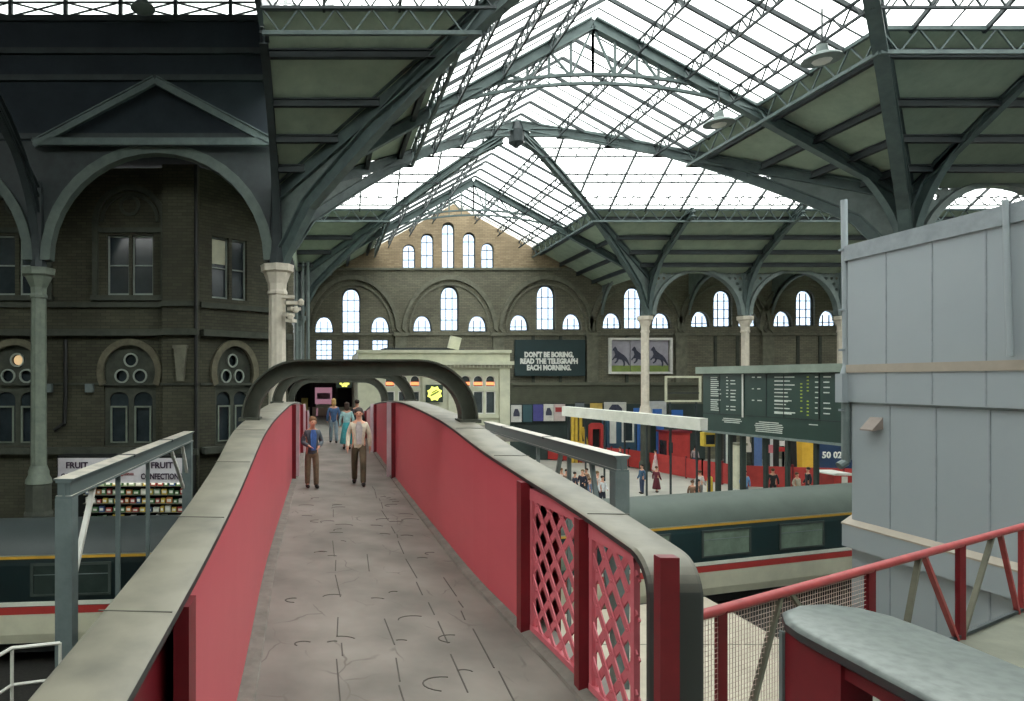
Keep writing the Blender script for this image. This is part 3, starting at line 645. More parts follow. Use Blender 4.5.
m = MB(); m.box((SX(57), ks+.8, 0), (SX(192), ks+.95, SZ(458))); m.box((SX(57), ks, SZ(458)), (SX(192), ks+.95, SZ(456))); m.box((SX(57), ks, 0), (SX(58), ks+.9, SZ(458))); m.box((SX(191), ks, 0), (SX(192), ks+.9, SZ(458))); m.build('kiosk_body', dark, st)
sh_z = [.55, .95, 1.35, 1.75, 2.15]
for z in sh_z: m = MB(); m.box((SX(80), ks+.35, z-.03), (SX(190), ks+.8, z)); m.build('shelf', stone, st)
m = MB(); m.box((SX(80), ks+.1, .0), (SX(190), ks+.3, .6)); m.build('counter', grey_paint, st)
m = MB(); m.box((SX(80), ks+.3, 2.32), (SX(190), ks+.4, 2.38)); m.build('strip_lamp', mat_glow('strip_lamp', (240, 240, 225), 1.6), st)
goods = [((206, 180, 70), 'yellow'), ((160, 56, 50), 'red'), ((200, 200, 190), 'white'), ((70, 120, 70), 'green'), ((60, 90, 140), 'blue'), ((190, 120, 60), 'orange'), ((150, 170, 140), 'pale green')]
protos = {}
for z in sh_z:
    x = SX(82)
    while x < SX(188):
        c, nm = random.choice(goods); w_ = random.uniform(.16, .3)
        if nm not in protos:
            mm = mat('packet_'+nm.replace(' ', '_'), c, None, .5, 5); b = MB(); b.box((-.1, -.1, 0), (.1, .1, .24)); ob = b.build('sweet_packet', mm); b2 = MB(); b2.box((-.07, -.108, .06), (.07, -.1, .18)); b2.build('packet_label', white, ob); protos[nm] = ob; new = ob
        else: new = copy_tree(protos[nm])
        new.location = (x+w_/2, ks+.5, z+.001); new.scale = (w_/.22, 1, random.uniform(.7, 1.15))
        tag(new, f'{nm} packet on the shelves of the fruit and confectionery kiosk', 'packet', f'{nm} packets on the kiosk shelves'); x += w_+.05

# ---------------------------------------------------------------- floors
def slab(name, poly, z, th, m_, kind='structure'): return MB().prism([V(x, y, z-th) for x, y in poly], (0, 0, th)).build(name, m_, kind=kind)
slab('floor_concourse', [(-28, 21.8), (1.5, 22.2), (9, 24.4), (20, 27.7), (62, 40), (62, 58), (-28, 58)], 0, 1.0, floor_m)
slab('floor_platform', [(2.2, 2), (12.3, 2), (12.3, 21.0), (2.2, 17.9)], 0, 1.0, plat_m)
m = MB(); 
for y in (8, 12.5, 17.2): m.box((2.2, y-.02, 0), (12.3, y+.02, .006))
m.build('trim_joint', landing_m, kind='structure')
slab('floor_landing', [(2.35, 4.25), (9.6, 8.15), (14.4, 8.15), (14.4, -3), (2.35, -3)], 4.5, .2, landing_m)

# ---------------------------------------------------------------- railway coaches
def coach(label, P, yaw, flip, n_win=7, Lc=20.0, roofc=(68, 80, 72), dark_side=(28, 52, 54), wins=None, glass_c=(120, 138, 122)):
    """local: x along the coach, near side at y=-1.35"""
    t = thing('railway_coach', label, 'railway coach', (0, 0, 0)); R = Lc if not flip else -Lc; a, b = sorted((0, R))
    side = [(-1.3, -.28), (-1.36, -.05), (-1.38, .5), (-1.38, 1.9), (-1.34, 2.15)]
    roof = [(-1.34, 2.15), (-1.22, 2.42), (-.95, 2.66), (-.5, 2.82), (0, 2.87)]
    full = side+roof[1:]; prof = full+[(-y, z) for y, z in full[::-1][1:]]
    m = MB(); sd = side+[(1.34, 2.15)]+[(-y, z) for y, z in side[::-1][1:]]
    m.prism([V(a, y, z) for y, z in sd], (b-a, 0, 0)); m.build('body', mat('coach_dark_side_%d' % dark_side[0], dark_side, tuple(int(v*.8) for v in dark_side), .35, .8), t, label='dark blue green coach side')
    rp = roof+[(-y, z) for y, z in roof[::-1][1:]]
    m = MB(); m.prism([V(a-.01, y*1.01, z+.01) for y, z in rp], (b-a+.02, 0, 0)); rf = m.build('roof', mat('coach_roof_%d' % roofc[0], roofc, tuple(int(v*.85) for v in roofc), .6, .9), t, True)
    for nm, z0, z1, c in (('lower_panel', -.2, .56, (206, 204, 180)), ('red_stripe', .56, .76, (176, 60, 56)), ('white_stripe', .78, .9, (216, 218, 206)), ('yellow_stripe', 2.07, 2.14, (206, 160, 60)), ('pale_line', 2.15, 2.17, (150, 150, 130))):
        m = MB()
        for sg in (-1, 1):
            if nm == 'lower_panel': m.prism([V(a, sg*1.32, z0-.06), V(a, sg*1.385, z0+.2), V(a, sg*1.4, z1), V(a, sg*1.3, z1), V(a, sg*1.2, z0-.06)], (b-a, 0, 0))
            else: y = sg*(1.385 if z0 < 2 else 1.352); m.box((a, min(y, y+sg*.02), z0), (b, max(y, y+sg*.02), z1))
        m.build(nm, mat('coach_'+nm, c, tuple(int(v*.9) for v in c), .4, 1), t)
    gl_ = mat('coach_glass_%d' % glass_c[0], glass_c, tuple(int(v*.78) for v in glass_c), .08, 1.5)  # default glass_c is lightened to stand for reflections in the panes
    for i in range(len(wins) if wins else n_win):
        x = wins[i] if wins else a+1.7+i*(b-a-3.4)/(n_win-1) if not flip else b-1.7-i*(b-a-3.4)/(n_win-1)
        for sg in (-1,):
            m = MB(); m.plate([(x-1.08, 1.04), (x+1.08, 1.04), (x+1.08, 1.95), (x-1.08, 1.95)], [[(x-1.0, 1.1), (x+1.0, 1.1), (x+1.0, 1.88), (x-1.0, 1.88)]], (0, -1.385, 0), X_, Z_, .05); w_ = m.build('coach_window', mat('rubber_rim', (60, 70, 66), None, .5), t)
            m = MB(); m.box((x-1.02, -1.392, 1.09), (x+1.02, -1.384, 1.9)); m.build('glass', gl_, w_)
            m = MB(); m.box((x-1.0, -1.4, 1.62), (x+1.0, -1.39, 1.64)); m.build('vent_bar', grey_paint, w_)
    m = MB(); m.box((a+.3, -1.1, -.6), (b-.3, 1.1, -.28)); m.build('underframe', blackm, t)
    for x in (a+3, b-3):
        m = MB(); m.box((x-1.5, -1.05, -.72), (x+1.5, 1.05, -.45)); bg = m.build('bogie', blackm, t)
        for dx in (-1.1, 1.1):
            m = MB(); m.tube((x+dx, -.82, -.55), (x+dx, -.7, -.55), .45, 18); m.tube((x+dx, .7, -.55), (x+dx, .82, -.55), .45, 18); m.tube((x+dx, -.8, -.55), (x+dx, .8, -.55), .08, 8); m.build('wheelset', iron_dark, bg)
    t.location = (P[0]-math.sin(yaw)*1.385, P[1]+math.cos(yaw)*1.385, 0); t.rotation_euler = (0, 0, yaw)
    return t
coach('dark coach with cream lower side passing behind the left girder', (1.3, 18.8), math.radians(5.6), True, 6, roofc=(56, 64, 64), dark_side=(22, 38, 40), glass_c=(50, 62, 58))
coach('green roofed coach with red stripe standing left of the grey building', (2.0, 18.5), math.radians(17), False, Lc=21, wins=[1.85, 5.3, 8.75, 12.2, 15.65, 19.1])

# ---------------------------------------------------------------- footbridge
def herm(tab, y):
    if y <= tab[0][0]: return tab[0][1]
    if y >= tab[-1][0]: return tab[-1][1]
    for i in range(len(tab)-1):
        if tab[i][0] <= y <= tab[i+1][0]:
            (a, fa), (b, fb) = tab[i], tab[i+1]
            sl = lambda j: 0 if j < 0 or j >= len(tab)-1 else (tab[j+1][1]-tab[j][1])/(tab[j+1][0]-tab[j][0])
            ma = (sl(i-1)+sl(i))/2 if i > 0 else sl(i); mb = (sl(i)+sl(i+1))/2 if i < len(tab)-2 else sl(i)
            t = (y-a)/(b-a); h = b-a
            return (2*t**3-3*t*t+1)*fa+(t**3-2*t*t+t)*h*ma+(-2*t**3+3*t*t)*fb+(t**3-t*t)*h*mb
RZT = [(4.1, 5.85), (5.5, 5.97), (7.3, 6.13), (9.5, 6.34), (12, 6.45), (15, 6.5), (19, 6.38), (23.6, 6.12), (27, 5.8), (29.5, 5.5)]
LZT = [(1.9, 5.98), (3.0, 6.03), (6.3, 6.26), (8.6, 6.36), (12, 6.43), (15, 6.45), (19, 6.36), (23.6, 6.12), (27, 5.8), (29.5, 5.5)]
RXT = [(4.1, 2.11), (5.3, 2.08), (6.5, 2.0), (8, 1.9), (10, 1.86), (16, 1.8), (29.5, 1.8)]
LXT = [(1.9, -.66), (4.9, -.673), (8.6, -.78), (13.4, -.8), (29.5, -.8)]
RWT = [(4.1, .31), (8, .43), (29.5, .43)]; LWT = [(1.9, .30), (6, .31), (9, .42), (29.5, .43)]
rx = lambda y: herm(RXT, y); lx = lambda y: herm(LXT, y); rzt = lambda y: herm(RZT, y); lzt = lambda y: herm(LZT, y); rw = lambda y: herm(RWT, y); lw = lambda y: herm(LWT, y)
DZ = 4.5
fb = thing('footbridge', 'footbridge with red plate parapets and grey copings crossing the tracks', 'footbridge', (.5, 12, DZ))
ys = [1.0, 1.9, 3, 4.3]+[4.3+i*.6 for i in range(1, 43)]
# worn deck
def deck_mat():
    m = bpy.data.materials.new('worn_deck'); m.use_nodes = True; nt = m.node_tree; N = nt.nodes; L = nt.links; b = N['Principled BSDF']; b.inputs['Roughness'].default_value = .7
    tc = N.new('ShaderNodeTexCoord'); n1 = N.new('ShaderNodeTexNoise'); n1.inputs['Scale'].default_value = 1.1; n1.inputs['Detail'].default_value = 9; L.new(tc.outputs['Object'], n1.inputs[0])
    r1 = N.new('ShaderNodeValToRGB'); r1.color_ramp.elements[0].color = (*lin((104, 100, 93)), 1); r1.color_ramp.elements[1].color = (*lin((140, 134, 126)), 1); r1.color_ramp.elements[0].position = .3; r1.color_ramp.elements[1].position = .7; L.new(n1.outputs[0], r1.inputs[0])
    # cracks: warped cell borders, broken up by noise
    nw = N.new('ShaderNodeTexNoise'); nw.inputs['Scale'].default_value = 2.5; L.new(tc.outputs['Object'], nw.inputs[0])
    mp = N.new('ShaderNodeMapping'); mp.inputs['Scale'].default_value = (1.5, .9, 1); L.new(tc.outputs['Object'], mp.inputs[0])
    mx = N.new('ShaderNodeMix'); mx.data_type = 'VECTOR'; mx.inputs[0].default_value = .22; L.new(mp.outputs[0], mx.inputs[4]); L.new(nw.outputs[1], mx.inputs[5])
    vo = N.new('ShaderNodeTexVoronoi'); vo.feature = 'DISTANCE_TO_EDGE'; vo.inputs['Scale'].default_value = 1.6; L.new(mx.outputs[1], vo.inputs[0])
    cr = N.new('ShaderNodeMapRange'); cr.inputs[1].default_value = .006; cr.inputs[2].default_value = .02; cr.inputs[3].default_value = 1; cr.inputs[4].default_value = 0; L.new(vo.outputs[0], cr.inputs[0])
    nb = N.new('ShaderNodeTexNoise'); nb.inputs['Scale'].default_value = 1.7; nb.inputs['Detail'].default_value = 4; L.new(tc.outputs['Object'], nb.inputs[0])
    cm = N.new('ShaderNodeMapRange'); cm.inputs[1].default_value = .5; cm.inputs[2].default_value = .6; L.new(nb.outputs[0], cm.inputs[0])
    mu = N.new('ShaderNodeMath'); mu.operation = 'MULTIPLY'; L.new(cr.outputs[0], mu.inputs[0]); L.new(cm.outputs[0], mu.inputs[1])
    m3 = N.new('ShaderNodeMix'); m3.data_type = 'RGBA'; m3.inputs[7].default_value = (*lin((104, 99, 92)), 1); L.new(mu.outputs[0], m3.inputs[0]); L.new(r1.outputs[0], m3.inputs[6]); L.new(m3.outputs[2], b.inputs['Base Color'])
    return m
deck_m = deck_mat()
m = MB(); m.loft([[V(lx(y)-.3, y, DZ), V(rx(y)+.3, y, DZ), V(rx(y)+.3, y, DZ-.18), V(lx(y)-.3, y, DZ-.18)] for y in ys]); m.build('deck', deck_m, fb)
gut = mat('deck_edge', (128, 124, 116), (100, 97, 90), .8, 5)
m = MB(); m.loft([[V(lx(y), y, DZ), V(lx(y)+.14, y, DZ), V(lx(y)+.13, y, DZ+.012), V(lx(y), y, DZ+.02)] for y in ys]); m.build('deck_edge_strip', gut, fb)
m = MB(); m.loft([[V(rx(y), y, DZ), V(rx(y)-.1, y, DZ), V(rx(y)-.09, y, DZ+.03), V(rx(y), y, DZ+.06)] for y in ys if y > 4]); m.build('deck_edge_strip', gut, fb)
# long open joints and worn arcs in the deck surface
m = MB()
for xo, y0, y1 in ((.15, 3.5, 12), (.62, 4.5, 9), (1.15, 5.2, 15), (1.5, 5, 8)):
    y = y0
    while y < y1:
        l = random.uniform(.2, .9); x2 = xo+random.uniform(-.03, .03)
        if random.random() < .75: m.cbox((x2, y+l/2, DZ+.002), (.012, l, .004), random.uniform(-.06, .06))
        y += l+random.uniform(.05, .3)
for i in range(46):
    cx, cy, r = random.uniform(-.4, 1.6), random.uniform(4.2, 14), random.uniform(.05, .13); a0 = random.uniform(0, 90)
    pts = [V(cx+r*1.4*math.cos(math.radians(a)), cy+r*math.sin(math.radians(a)), DZ+.002) for a in range(int(a0), int(a0)+random.choice((90, 140, 200)), 20)]
    for p, q in zip(pts[:-1], pts[1:]): m.beam(p, q, .012, .004)
m.build('deck_cracks', mat('crack_black', (84, 80, 74), None, .9), fb)
# web plates of the parapets
def web(fx_, fz_, y0, y1, sgn, name, m_, th=.03, off=0, zb=DZ-.6, drop=.03):
    yy = [y0+(y1-y0)*i/40 for i in range(41)]; MB().loft([[V(fx_(y)+sgn*off, y, zb), V(fx_(y)+sgn*(off+th), y, zb), V(fx_(y)+sgn*(off+th), y, fz_(y)-drop), V(fx_(y)+sgn*off, y, fz_(y)-drop)] for y in yy]).build(name, m_, fb)
web(rx, rzt, 6.5, 29.45, 1, 'parapet_plate', red)
web(lx, lzt, 3.05, 29.45, -1, 'parapet_plate', red)
web(rx, rzt, 6.5, 29.45, 1, 'outer_plate', red_dark, off=.34)
web(lx, lzt, 1.9, 29.45, -1, 'outer_plate', red_dark, off=.24)
web(lx, lzt, 2.0, 3.05, -1, 'end_plate', red_dark, off=.08)
# copings
def coping(fx_, fw_, fz_, y0, y1, sgn, round_r):
    rings = []
    for i in range(61):
        y = y0+(y1-y0)*i/60; a, b, z = fx_(y)-sgn*.03, fx_(y)+sgn*fw_(y), fz_(y)
        rings.append([V(a, y, z-.05), V(a, y, z-.015), V(a+sgn*.02, y, z), V(b-sgn*.04, y, z), V(b, y, z-.03), V(b, y, z-.07)])
    if round_r:
        pre = []; a0 = rings[0]; yc, zc = y0, fz_(y0)-round_r
        for k in range(8, 0, -1):
            th = math.radians(90*k/8); R1, R0 = round_r, round_r-.06
            f = lambda p, r: V(p.x, yc-r*math.sin(th), zc+r*math.cos(th))
            pre.append([f(a0[0], R0), f(a0[1], R1-.02), f(a0[2], R1), f(a0[3], R1), f(a0[4], R1-.03), f(a0[5], R0)])
        btm = [V(p.x, p.y, DZ-.2) for p in pre[0]]; rings = [btm]+pre+rings
    yb = y1; a0 = rings[-1]; post = []
    for k in range(1, 7):
        th = math.radians(90*k/6); R1, R0 = .4, .34; zc = fz_(y1)-R1; f = lambda p, r: V(p.x, yb+r*math.sin(th), zc+r*math.cos(th))
        post.append([f(a0[0], R0), f(a0[1], R1-.02), f(a0[2], R1), f(a0[3], R1), f(a0[4], R1-.03), f(a0[5], R0)])
    rings += post+[[V(p.x, p.y, DZ-.2) for p in post[-1]]]
    return MB().loft(rings).build('coping', cap_m, fb, True)
coping(rx, rw, rzt, 4.4, 29.3, 1, .28); coping(lx, lw, lzt, 1.95, 29.3, -1, .0)
m = MB(); m.box((-1.9, 1.55, 5.86), (-.69, 1.96, 5.975)); m.build('end_coping', cap_dark, fb)
m = MB()
for y in (2.75, 4.2, 6.0, 8.4): m.beam((lx(y)+.02, y, lzt(y)+.002), (lx(y)-lw(y), y+.02, lzt(y)+.002), .008, .004)
for y in (5.15, 7.4, 9.2): m.beam((rx(y), y, rzt(y)+.002), (rx(y)+rw(y)-.02, y-.02, rzt(y)+.002), .012, .006)
m.build('coping_joint', mat('joint_grey', (96, 94, 86), None), fb)
# posts
def post(x, y, w_, d_, z1, m_, z0=DZ-.3, name='stiffener'): return MB().box((x-w_/2, y-d_/2, z0), (x+w_/2, y+d_/2, z1)).build(name, m_, fb)
post(rx(6.45)-.035, 6.42, .09, .14, rzt(6.4)-.05, red_dark); post(rx(5.2)-.02, 5.2, .09, .1, rzt(5.2)-.05, red_dark)
post(2.14, 4.06, .12, .08, 5.9, red_dark, name='end_post')
post(lx(3.0)+.02, 3.0, .07, .16, lzt(3)-.05, red_dark)
for y in (16.4, 22.2, 27.5):
    post(rx(y)-.05, y, .1, .1, rzt(y)-.05, red_dark); post(lx(y)+.05, y, .1, .1, lzt(y)-.05, red_dark)
    post(rx(y)-.1, y+.5, .13, .12, rzt(y)-.05, mat('white_strip', (206, 190, 196), None), name='white_strip'); post(lx(y)+.12, y+.5, .09, .1, lzt(y)-.05, MATS['white_strip'], name='white_strip')
# lattice panels
def lattice(y0, y1, nx):
    ya, yb = y0, y1; ls = MB(); g = (yb-ya)/nx; z0, z1 = DZ+.08, min(rzt(ya), rzt(yb))-.09
    def P(y, z, o): return V(rx(y)+.02+o, y, z)
    def clipseg(y_a, z_a, y_b, z_b):
        t0, t1 = 0., 1.
        for p, d, lo_, hi_ in ((y_a, y_b-y_a, ya, yb), (z_a, z_b-z_a, z0, z1)):
            if abs(d) < 1e-9: continue
            u, v = (lo_-p)/d, (hi_-p)/d
            t0, t1 = max(t0, min(u, v)), min(t1, max(u, v))
        return (t0, t1) if t1-t0 > .02 else None
    H = z1-z0; PZ_ = .27; k = PZ_/g
    for sg, o in ((1, 0), (-1, .018)):
        i = -12
        while i < nx+12:
            a = (ya+i*g, z0); b = (ya+i*g+sg*H/k, z1); c = clipseg(*a, *b)
            if c:
                p = P(a[0]+(b[0]-a[0])*c[0], z0+H*c[0], o); q = P(a[0]+(b[0]-a[0])*c[1], z0+H*c[1], o); ls.beam(p, q, .062, .012, (1, 0, 0))
            i += 1
    # beam() puts width across; rivets at the crossings
    for i in range(nx*2+1):
        for j in range(int(H/(PZ_/2))+1):
            if (i+j) % 2 == 0: yy, zz = ya+i*g/2, z0+j*PZ_/2; ls.tube(P(yy, zz, -.012), P(yy, zz, .0), .012, 6) if ya < yy < yb and zz < z1 else None
    ls.build('lattice_panel', red_lattice, fb)
    m = MB()
    for (a, b, c, d) in ((ya, z0-.04, yb, z0+.03), (ya, z1-.03, yb, z1+.08)): m.loft([[P(y, b, -.02), P(y, d, -.02), P(y, d, .03), P(y, b, .03)] for y in (a, (a+c)/2, c)])
    for y in (ya, yb-.05): m.loft([[P(yy, z0, -.016), P(yy, z0, .026), P(yy, z1, .026), P(yy, z1, -.016)] for yy in (y, y+.05)])
    m.build('lattice_border', red_lattice, fb)
lattice(5.27, 6.36, 4); lattice(4.42, 5.13, 3)
# hoops over the bridge
for i, (y, zt_, r_) in enumerate(((10.0, 7.3, .78), (16.4, 7.28, .78), (22.9, 7.14, .75))):
    xa, xb = lx(y)-lw(y)+.1, rx(y)+rw(y)-.1; za_, zb2 = lzt(y), rzt(y); th = .22
    pts = [V(xa, y, za_-.02)]+[V(xa+r_-r_*math.cos(math.radians(a)), y, zt_-th/2-r_+r_*math.sin(math.radians(a))) for a in range(0, 91, 9)]
    pts += [V(xb-r_+r_*math.sin(math.radians(a)), y, zt_-th/2-r_+r_*math.cos(math.radians(a))) for a in range(0, 91, 9)]+[V(xb, y, zb2-.02)]
    pts = [p for p in pts if p.z >= min(za_, zb2)-.05]
    m = MB(); curved(m, pts, .10, th, Y_)
    inner, outer = [], []
    for j, p in enumerate(pts):
        tt = (pts[min(j+1, len(pts)-1)]-pts[max(j-1, 0)]).normalized(); nn = Y_.cross(tt).normalized(); inner.append(p-nn*th/2); outer.append(p+nn*th/2)
    curved(m, inner, .32, .03, Y_); curved(m, outer, .32, .03, Y_)
    m.build('hoop', hoop_m, fb, True)
    for x, z in ((xa, za_), (xb, zb2)): MB().box((x-.16, y-.2, z-.02), (x+.16, y+.2, z+.03)).build('hoop_foot', hoop_m, fb)
# landing beyond the bridge
slab('floor_far_landing', [(-4, 29.5), (9, 29.5), (9, 36), (3.4, 36.2), (3.4, 46), (-4, 46)], DZ, .3, gut)

# ---------------------------------------------------------------- steel gantries beside the bridge
def gantry(label, x, y0, y1, zt_, joints, sg):
    t = thing('steel_gantry', label, 'gantry', (x, y0, 0))
    m = MB(); m.ibeam((x, y0, zt_-.17), (x, y1, zt_-.17), .3, .34, .05); m.beam((x, y0+.02, zt_-.17), (x, y1-.02, zt_-.17), .24, .26); m.box((x-.19, y0, zt_), (x+.19, y1, zt_+.03)); m.build('top_beam', steel_top, t)
    for j in joints: MB().box((x-.2, j-.03, zt_-.02), (x+.2, j+.03, zt_+.045)).build('joint_plate', iron_dark, t)
    for y, d, hw in ((y0+.15, .3, .16), (y1-.3, .3, .16), (y0+3.2, .08, .05), (y0+5.8, .08, .05)): MB().box((x-hw, y-d/2, 0 if y < 13 else 0), (x+hw, y+d/2, zt_-.34)).build('post', grey_paint, t)
    return t
g1 = gantry('grey steel gantry with white top left of the footbridge', -4.85, 12.1, 23.4, 5.13, (16, 20), -1)
for y0, y1, zb_1 in ((12.55, 12.45, 4.1), (13.7, 12.6, 3.2), (20.6, 22.4, 3.3), (22.2, 23.4, 3.2)):
    m = MB(); m.beam((-4.85, y0, 4.8), (-4.85, y1, zb_1), .1, .1, (1, 0, 0)); m.build('brace', white, g1)
g2 = gantry('grey steel gantry with white top right of the footbridge', 6.75, 14.7, 26.8, 5.26, (19.5, 24), 1)
for y0, y1 in ((16.4, 15.3), (18.5, 20)): m = MB(); m.beam((6.75, y0, 4.95), (6.75, y1, 1.6), .1, .1, (1, 0, 0)); m.build('brace', grey_paint, g2)
# thin white railing at lower left, beyond the coping
t = thing('white_railing', 'thin white railing low at the bottom left corner', 'railing', (-5, 11, 0))
zr = 2.2
a, b, c = at(-30, 672, 9.5), at(12, 648, 10.6), at(60, 643, 10.9)
m = MB(); m.path([a, b, c], .03); m.build('rail', white, t)
m = MB(); m.path([V(a.x, a.y, a.z-.6), V(b.x, b.y, b.z-.6), V(c.x, c.y, c.z-.6)], .025); m.build('lower_rail', white, t)
for p in (a, b, c): MB().tube(p, V(p.x, p.y, -1), .03).build('post', white, t)

# ---------------------------------------------------------------- stairs landing: mesh fence and near parapet
fn = thing('mesh_fence', 'red railing with wire mesh slanting away at lower right', 'railing', (2.6, 4.45, DZ))
FA, FB = V(2.42, 4.31, 0), V(9.6, 8.1, 0); fd = (FB-FA).normalized(); FL = (FB-FA).length
m = MB(); m.tube(FA+Z_*5.42, FB+Z_*5.42, .035, 10); m.build('top_rail', red_rail, fn, True)
m = MB(); m.beam(FA+Z_*4.53, FB+Z_*4.53, .03, .03); m.build('bottom_rail', iron_dark, fn)
fpx = lambda px: ((px-PX)/F*FA.y-FA.x)/(fd.x-(px-PX)/F*fd.y)
for px in (721, 870, 960.5, 1023): p = FA+fd*fpx(px); MB().beam(p+Z_*4.4, p+Z_*5.42, .06, .05).build('post', red_dark if px < 1000 else red_rail, fn)
for pa, pb in ((924, 957), (919, 899), (992, 962), (1000, 1018), (780, 745), (790, 850)):
    p, q = FA+fd*fpx(pa), FA+fd*fpx(pb); MB().beam(p+Z_*5.4, q+Z_*4.5, .04, .035).build('brace', red_rail if pa in (924, 1000) else stone, fn)
m = MB(); ML = fpx(866); n_ = int(ML/.035)
for i in range(n_): p = FA+fd*(i*.035); m.beam(p+Z_*4.5, p+Z_*5.4, .003, .003)
for i in range(26): m.beam(FA+Z_*(4.5+i*.035), FA+fd*ML+Z_*(4.5+i*.035), .003, .003)
m.build('wire_mesh', mat('mesh_wire', (190, 170, 160), None, .5), fn)
sp_ = thing('stair_parapet', 'dark rounded coping on red steel parapet at the bottom right corner', 'parapet', (2.15, 2.8, DZ))
pl = [(1.91, -2.5)]+[(1.91, 2.62), (1.93, 2.72), (2.0, 2.84), (2.12, 2.91), (2.26, 2.93), (2.37, 2.88), (2.43, 2.78), (2.45, 2.6)]+[(2.45, -2.5)]
m = MB(); rg = []
for dz, ins in ((-.06, .012), (-.05, 0), (-.02, 0), (-.006, .012), (0, .03)):
    rg.append([V(2.18+(x-2.18)*(1-ins/.27), y-(ins if y > 0 else 0), 6.0+dz) for x, y in pl])
m.loft(rg); m.build('coping', cap_dark, sp_, True)
m = MB(); m.box((1.955, -2.5, 5.875), (1.99, 2.6, 5.94)); m.build('flange', red_dark, sp_)
m = MB(); m.box((1.94, 2.44, 4.5), (2.06, 2.74, 5.94)); m.build('end_post', red_dark, sp_)
m = MB(); m.box((1.928, 2.735, 4.5), (1.942, 2.755, 5.94)); m.build('edge_strip', grey_paint, sp_)
m = MB(); m.box((2.2, -2.5, 4.5), (2.23, 2.5, 5.9)); m.build('pale_panel', clad, sp_)
m = MB()
for y in (2.2, 1.8, 1.4): m.ellipsoid((1.955, y, 5.905), (.01, .01, .01), 8, 5)
m.build('rivets', red_dark, sp_)

# ---------------------------------------------------------------- grey clad building
gb = thing('clad_building', 'tall windowless blue grey clad building at the right edge', 'building', (14.5, 14, 0))
BX, BY = 14.5, 18.0
m = MB(); m.box((BX+.08, -4, -1), (BX+9, BY-.05, 10.35)); m.build('upper_wall', clad, gb)
m = MB(); m.box((BX, -4, 6.4), (BX+9, BY, 10.3)); m.build("overhang_panel", clad, gb)
m = MB(); m.box((BX-.05, -4, 10.3), (BX+9, BY+.05, 10.72)); m.build('parapet_trim', clad_seam, gb)
m = MB(); m.box((BX-.03, -4, 7.2), (BX+.3, BY+.02, 7.42)); m.build('beige_band', clad_band, gb)
m = MB(); m.box((BX+.05, -4, 6.34), (BX+.4, BY-.05, 6.41)); m.build('shadow_gap', grey_paint, gb)
m = MB(); m.prism([V(BX+.25, -4, 3.25), V(BX-.08, -4, 3.02), V(BX-.08, -4, 2.4), V(BX+.25, -4, 2.4)], (0, BY+4.1, 0)); m.build('lower_ledge', clad, gb)
m = MB(); m.prism([V(BX+.24, -4, 3.27), V(BX-.09, -4, 3.04), V(BX-.09, -4, 3.0), V(BX+.24, -4, 3.2)], (0, BY+4.12, 0)); m.build('ledge_flashing', clad_band, gb)
for px in (886, 932, 986):
    y = BX*F/(px-PX); MB().box((BX-.008, y-.02, 6.42), (BX+.01, y+.02, 10.3)).build('panel_seam', clad_seam, gb)
    y = (BX+.08)*F/(px+4-PX); MB().box((BX+.07, y-.02, -1), (BX+.085, y+.02, 6.35)).build('panel_seam', clad_seam, gb)
m = MB(); y = BX*F/(1010-PX); m.tube((BX-.1, y, 10.8), (BX-.1, y-.1, 7.5), .055, 10); m.build('conduit', clad, gb, True)
m = MB(); hx, hy, hz = at(876, 424, 17.0); m.prism([V(BX+.09, 17.35, 6.03), V(BX-.2, 17.35, 5.7), V(BX-.2, 17.35, 5.66), V(BX+.09, 17.35, 5.72)], (0, -.4, 0)); m.build('vent_hood', mat('vent_brown', (140, 128, 120), None), gb)
dp = thing('drainpipe', 'pale drainpipe with an offset bend up the corner of the grey building', 'pipe', (BX-.1, BY+.1, 0))
P_ = lambda px, py: at(px, py, BY+.12)
m = MB(); m.path([P_(844, 200), P_(846, 366), P_(842, 378), P_(842, 398)], .08, 10); m.path([P_(846, 398), P_(846, 460)], .09, 10); m.build('down_pipe', clad, dp, True)
m = MB(); m.cbox(P_(843, 388), (.24, .25, .8)); m.build('hopper', clad, dp)
m = MB(); m.tube(P_(846, 395), P_(846, 462), .11, 10); m.tube(P_(846, 462), P_(839, 466), .11, 10); m.build('lower_pipe', grey_paint, dp)
m = MB(); m.path([P_(852, 250), P_(853, 460)], .05, 8); m.build('side_pipe', clad, dp)
m = MB()
for py in (250, 310, 350, 410): m.cbox(P_(846, py), (.35, .1, .06))
m.build('pipe_clip', clad_seam, dp)
# ---------------------------------------------------------------- cream building at the end of the bridge
CYY = 36.0; kc = CYY/F
cxx = lambda px: (px-PX)*kc
czz = lambda py: EYE-(py-PY)*kc
cb = thing('cream_building', 'cream painted booking hall with cornice and arched windows beyond the bridge', 'building', (cxx(435), CYY, 0))
wins = []   # (x0,x1, lower z0,z1, upper z0,z1)
for a, b in ((460, 471), (473, 483.5), (485.5, 495.5), (410, 420), (385, 395), (398, 408)): wins.append((cxx(a), cxx(b)))
z = [czz(v) for v in (414, 391, 387, 375.5)]
hs = []
for a, b in wins: hs += [[(a, z[0]), (b, z[0]), (b, z[1]), (a, z[1])], lancet((a+b)/2, z[2], b-a, z[2]+.35, z[3])]
m = MB(); m.plate([(cxx(358), 0), (cxx(510), 0), (cxx(510), czz(352)), (cxx(358), czz(352))], hs, (0, CYY+.1, 0), X_, Z_, .2); m.build('wall', cream, cb)
m = MB(); m.box((cxx(358), CYY+.2, 0), (cxx(358)+.2, CYY+8, czz(352))); m.box((cxx(510)-.2, CYY+.2, 0), (cxx(510), CYY+8, czz(352))); m.box((cxx(358), CYY+.2, czz(353)), (cxx(510), CYY+8, czz(351.6))); m.build('side_wall', cream, cb)
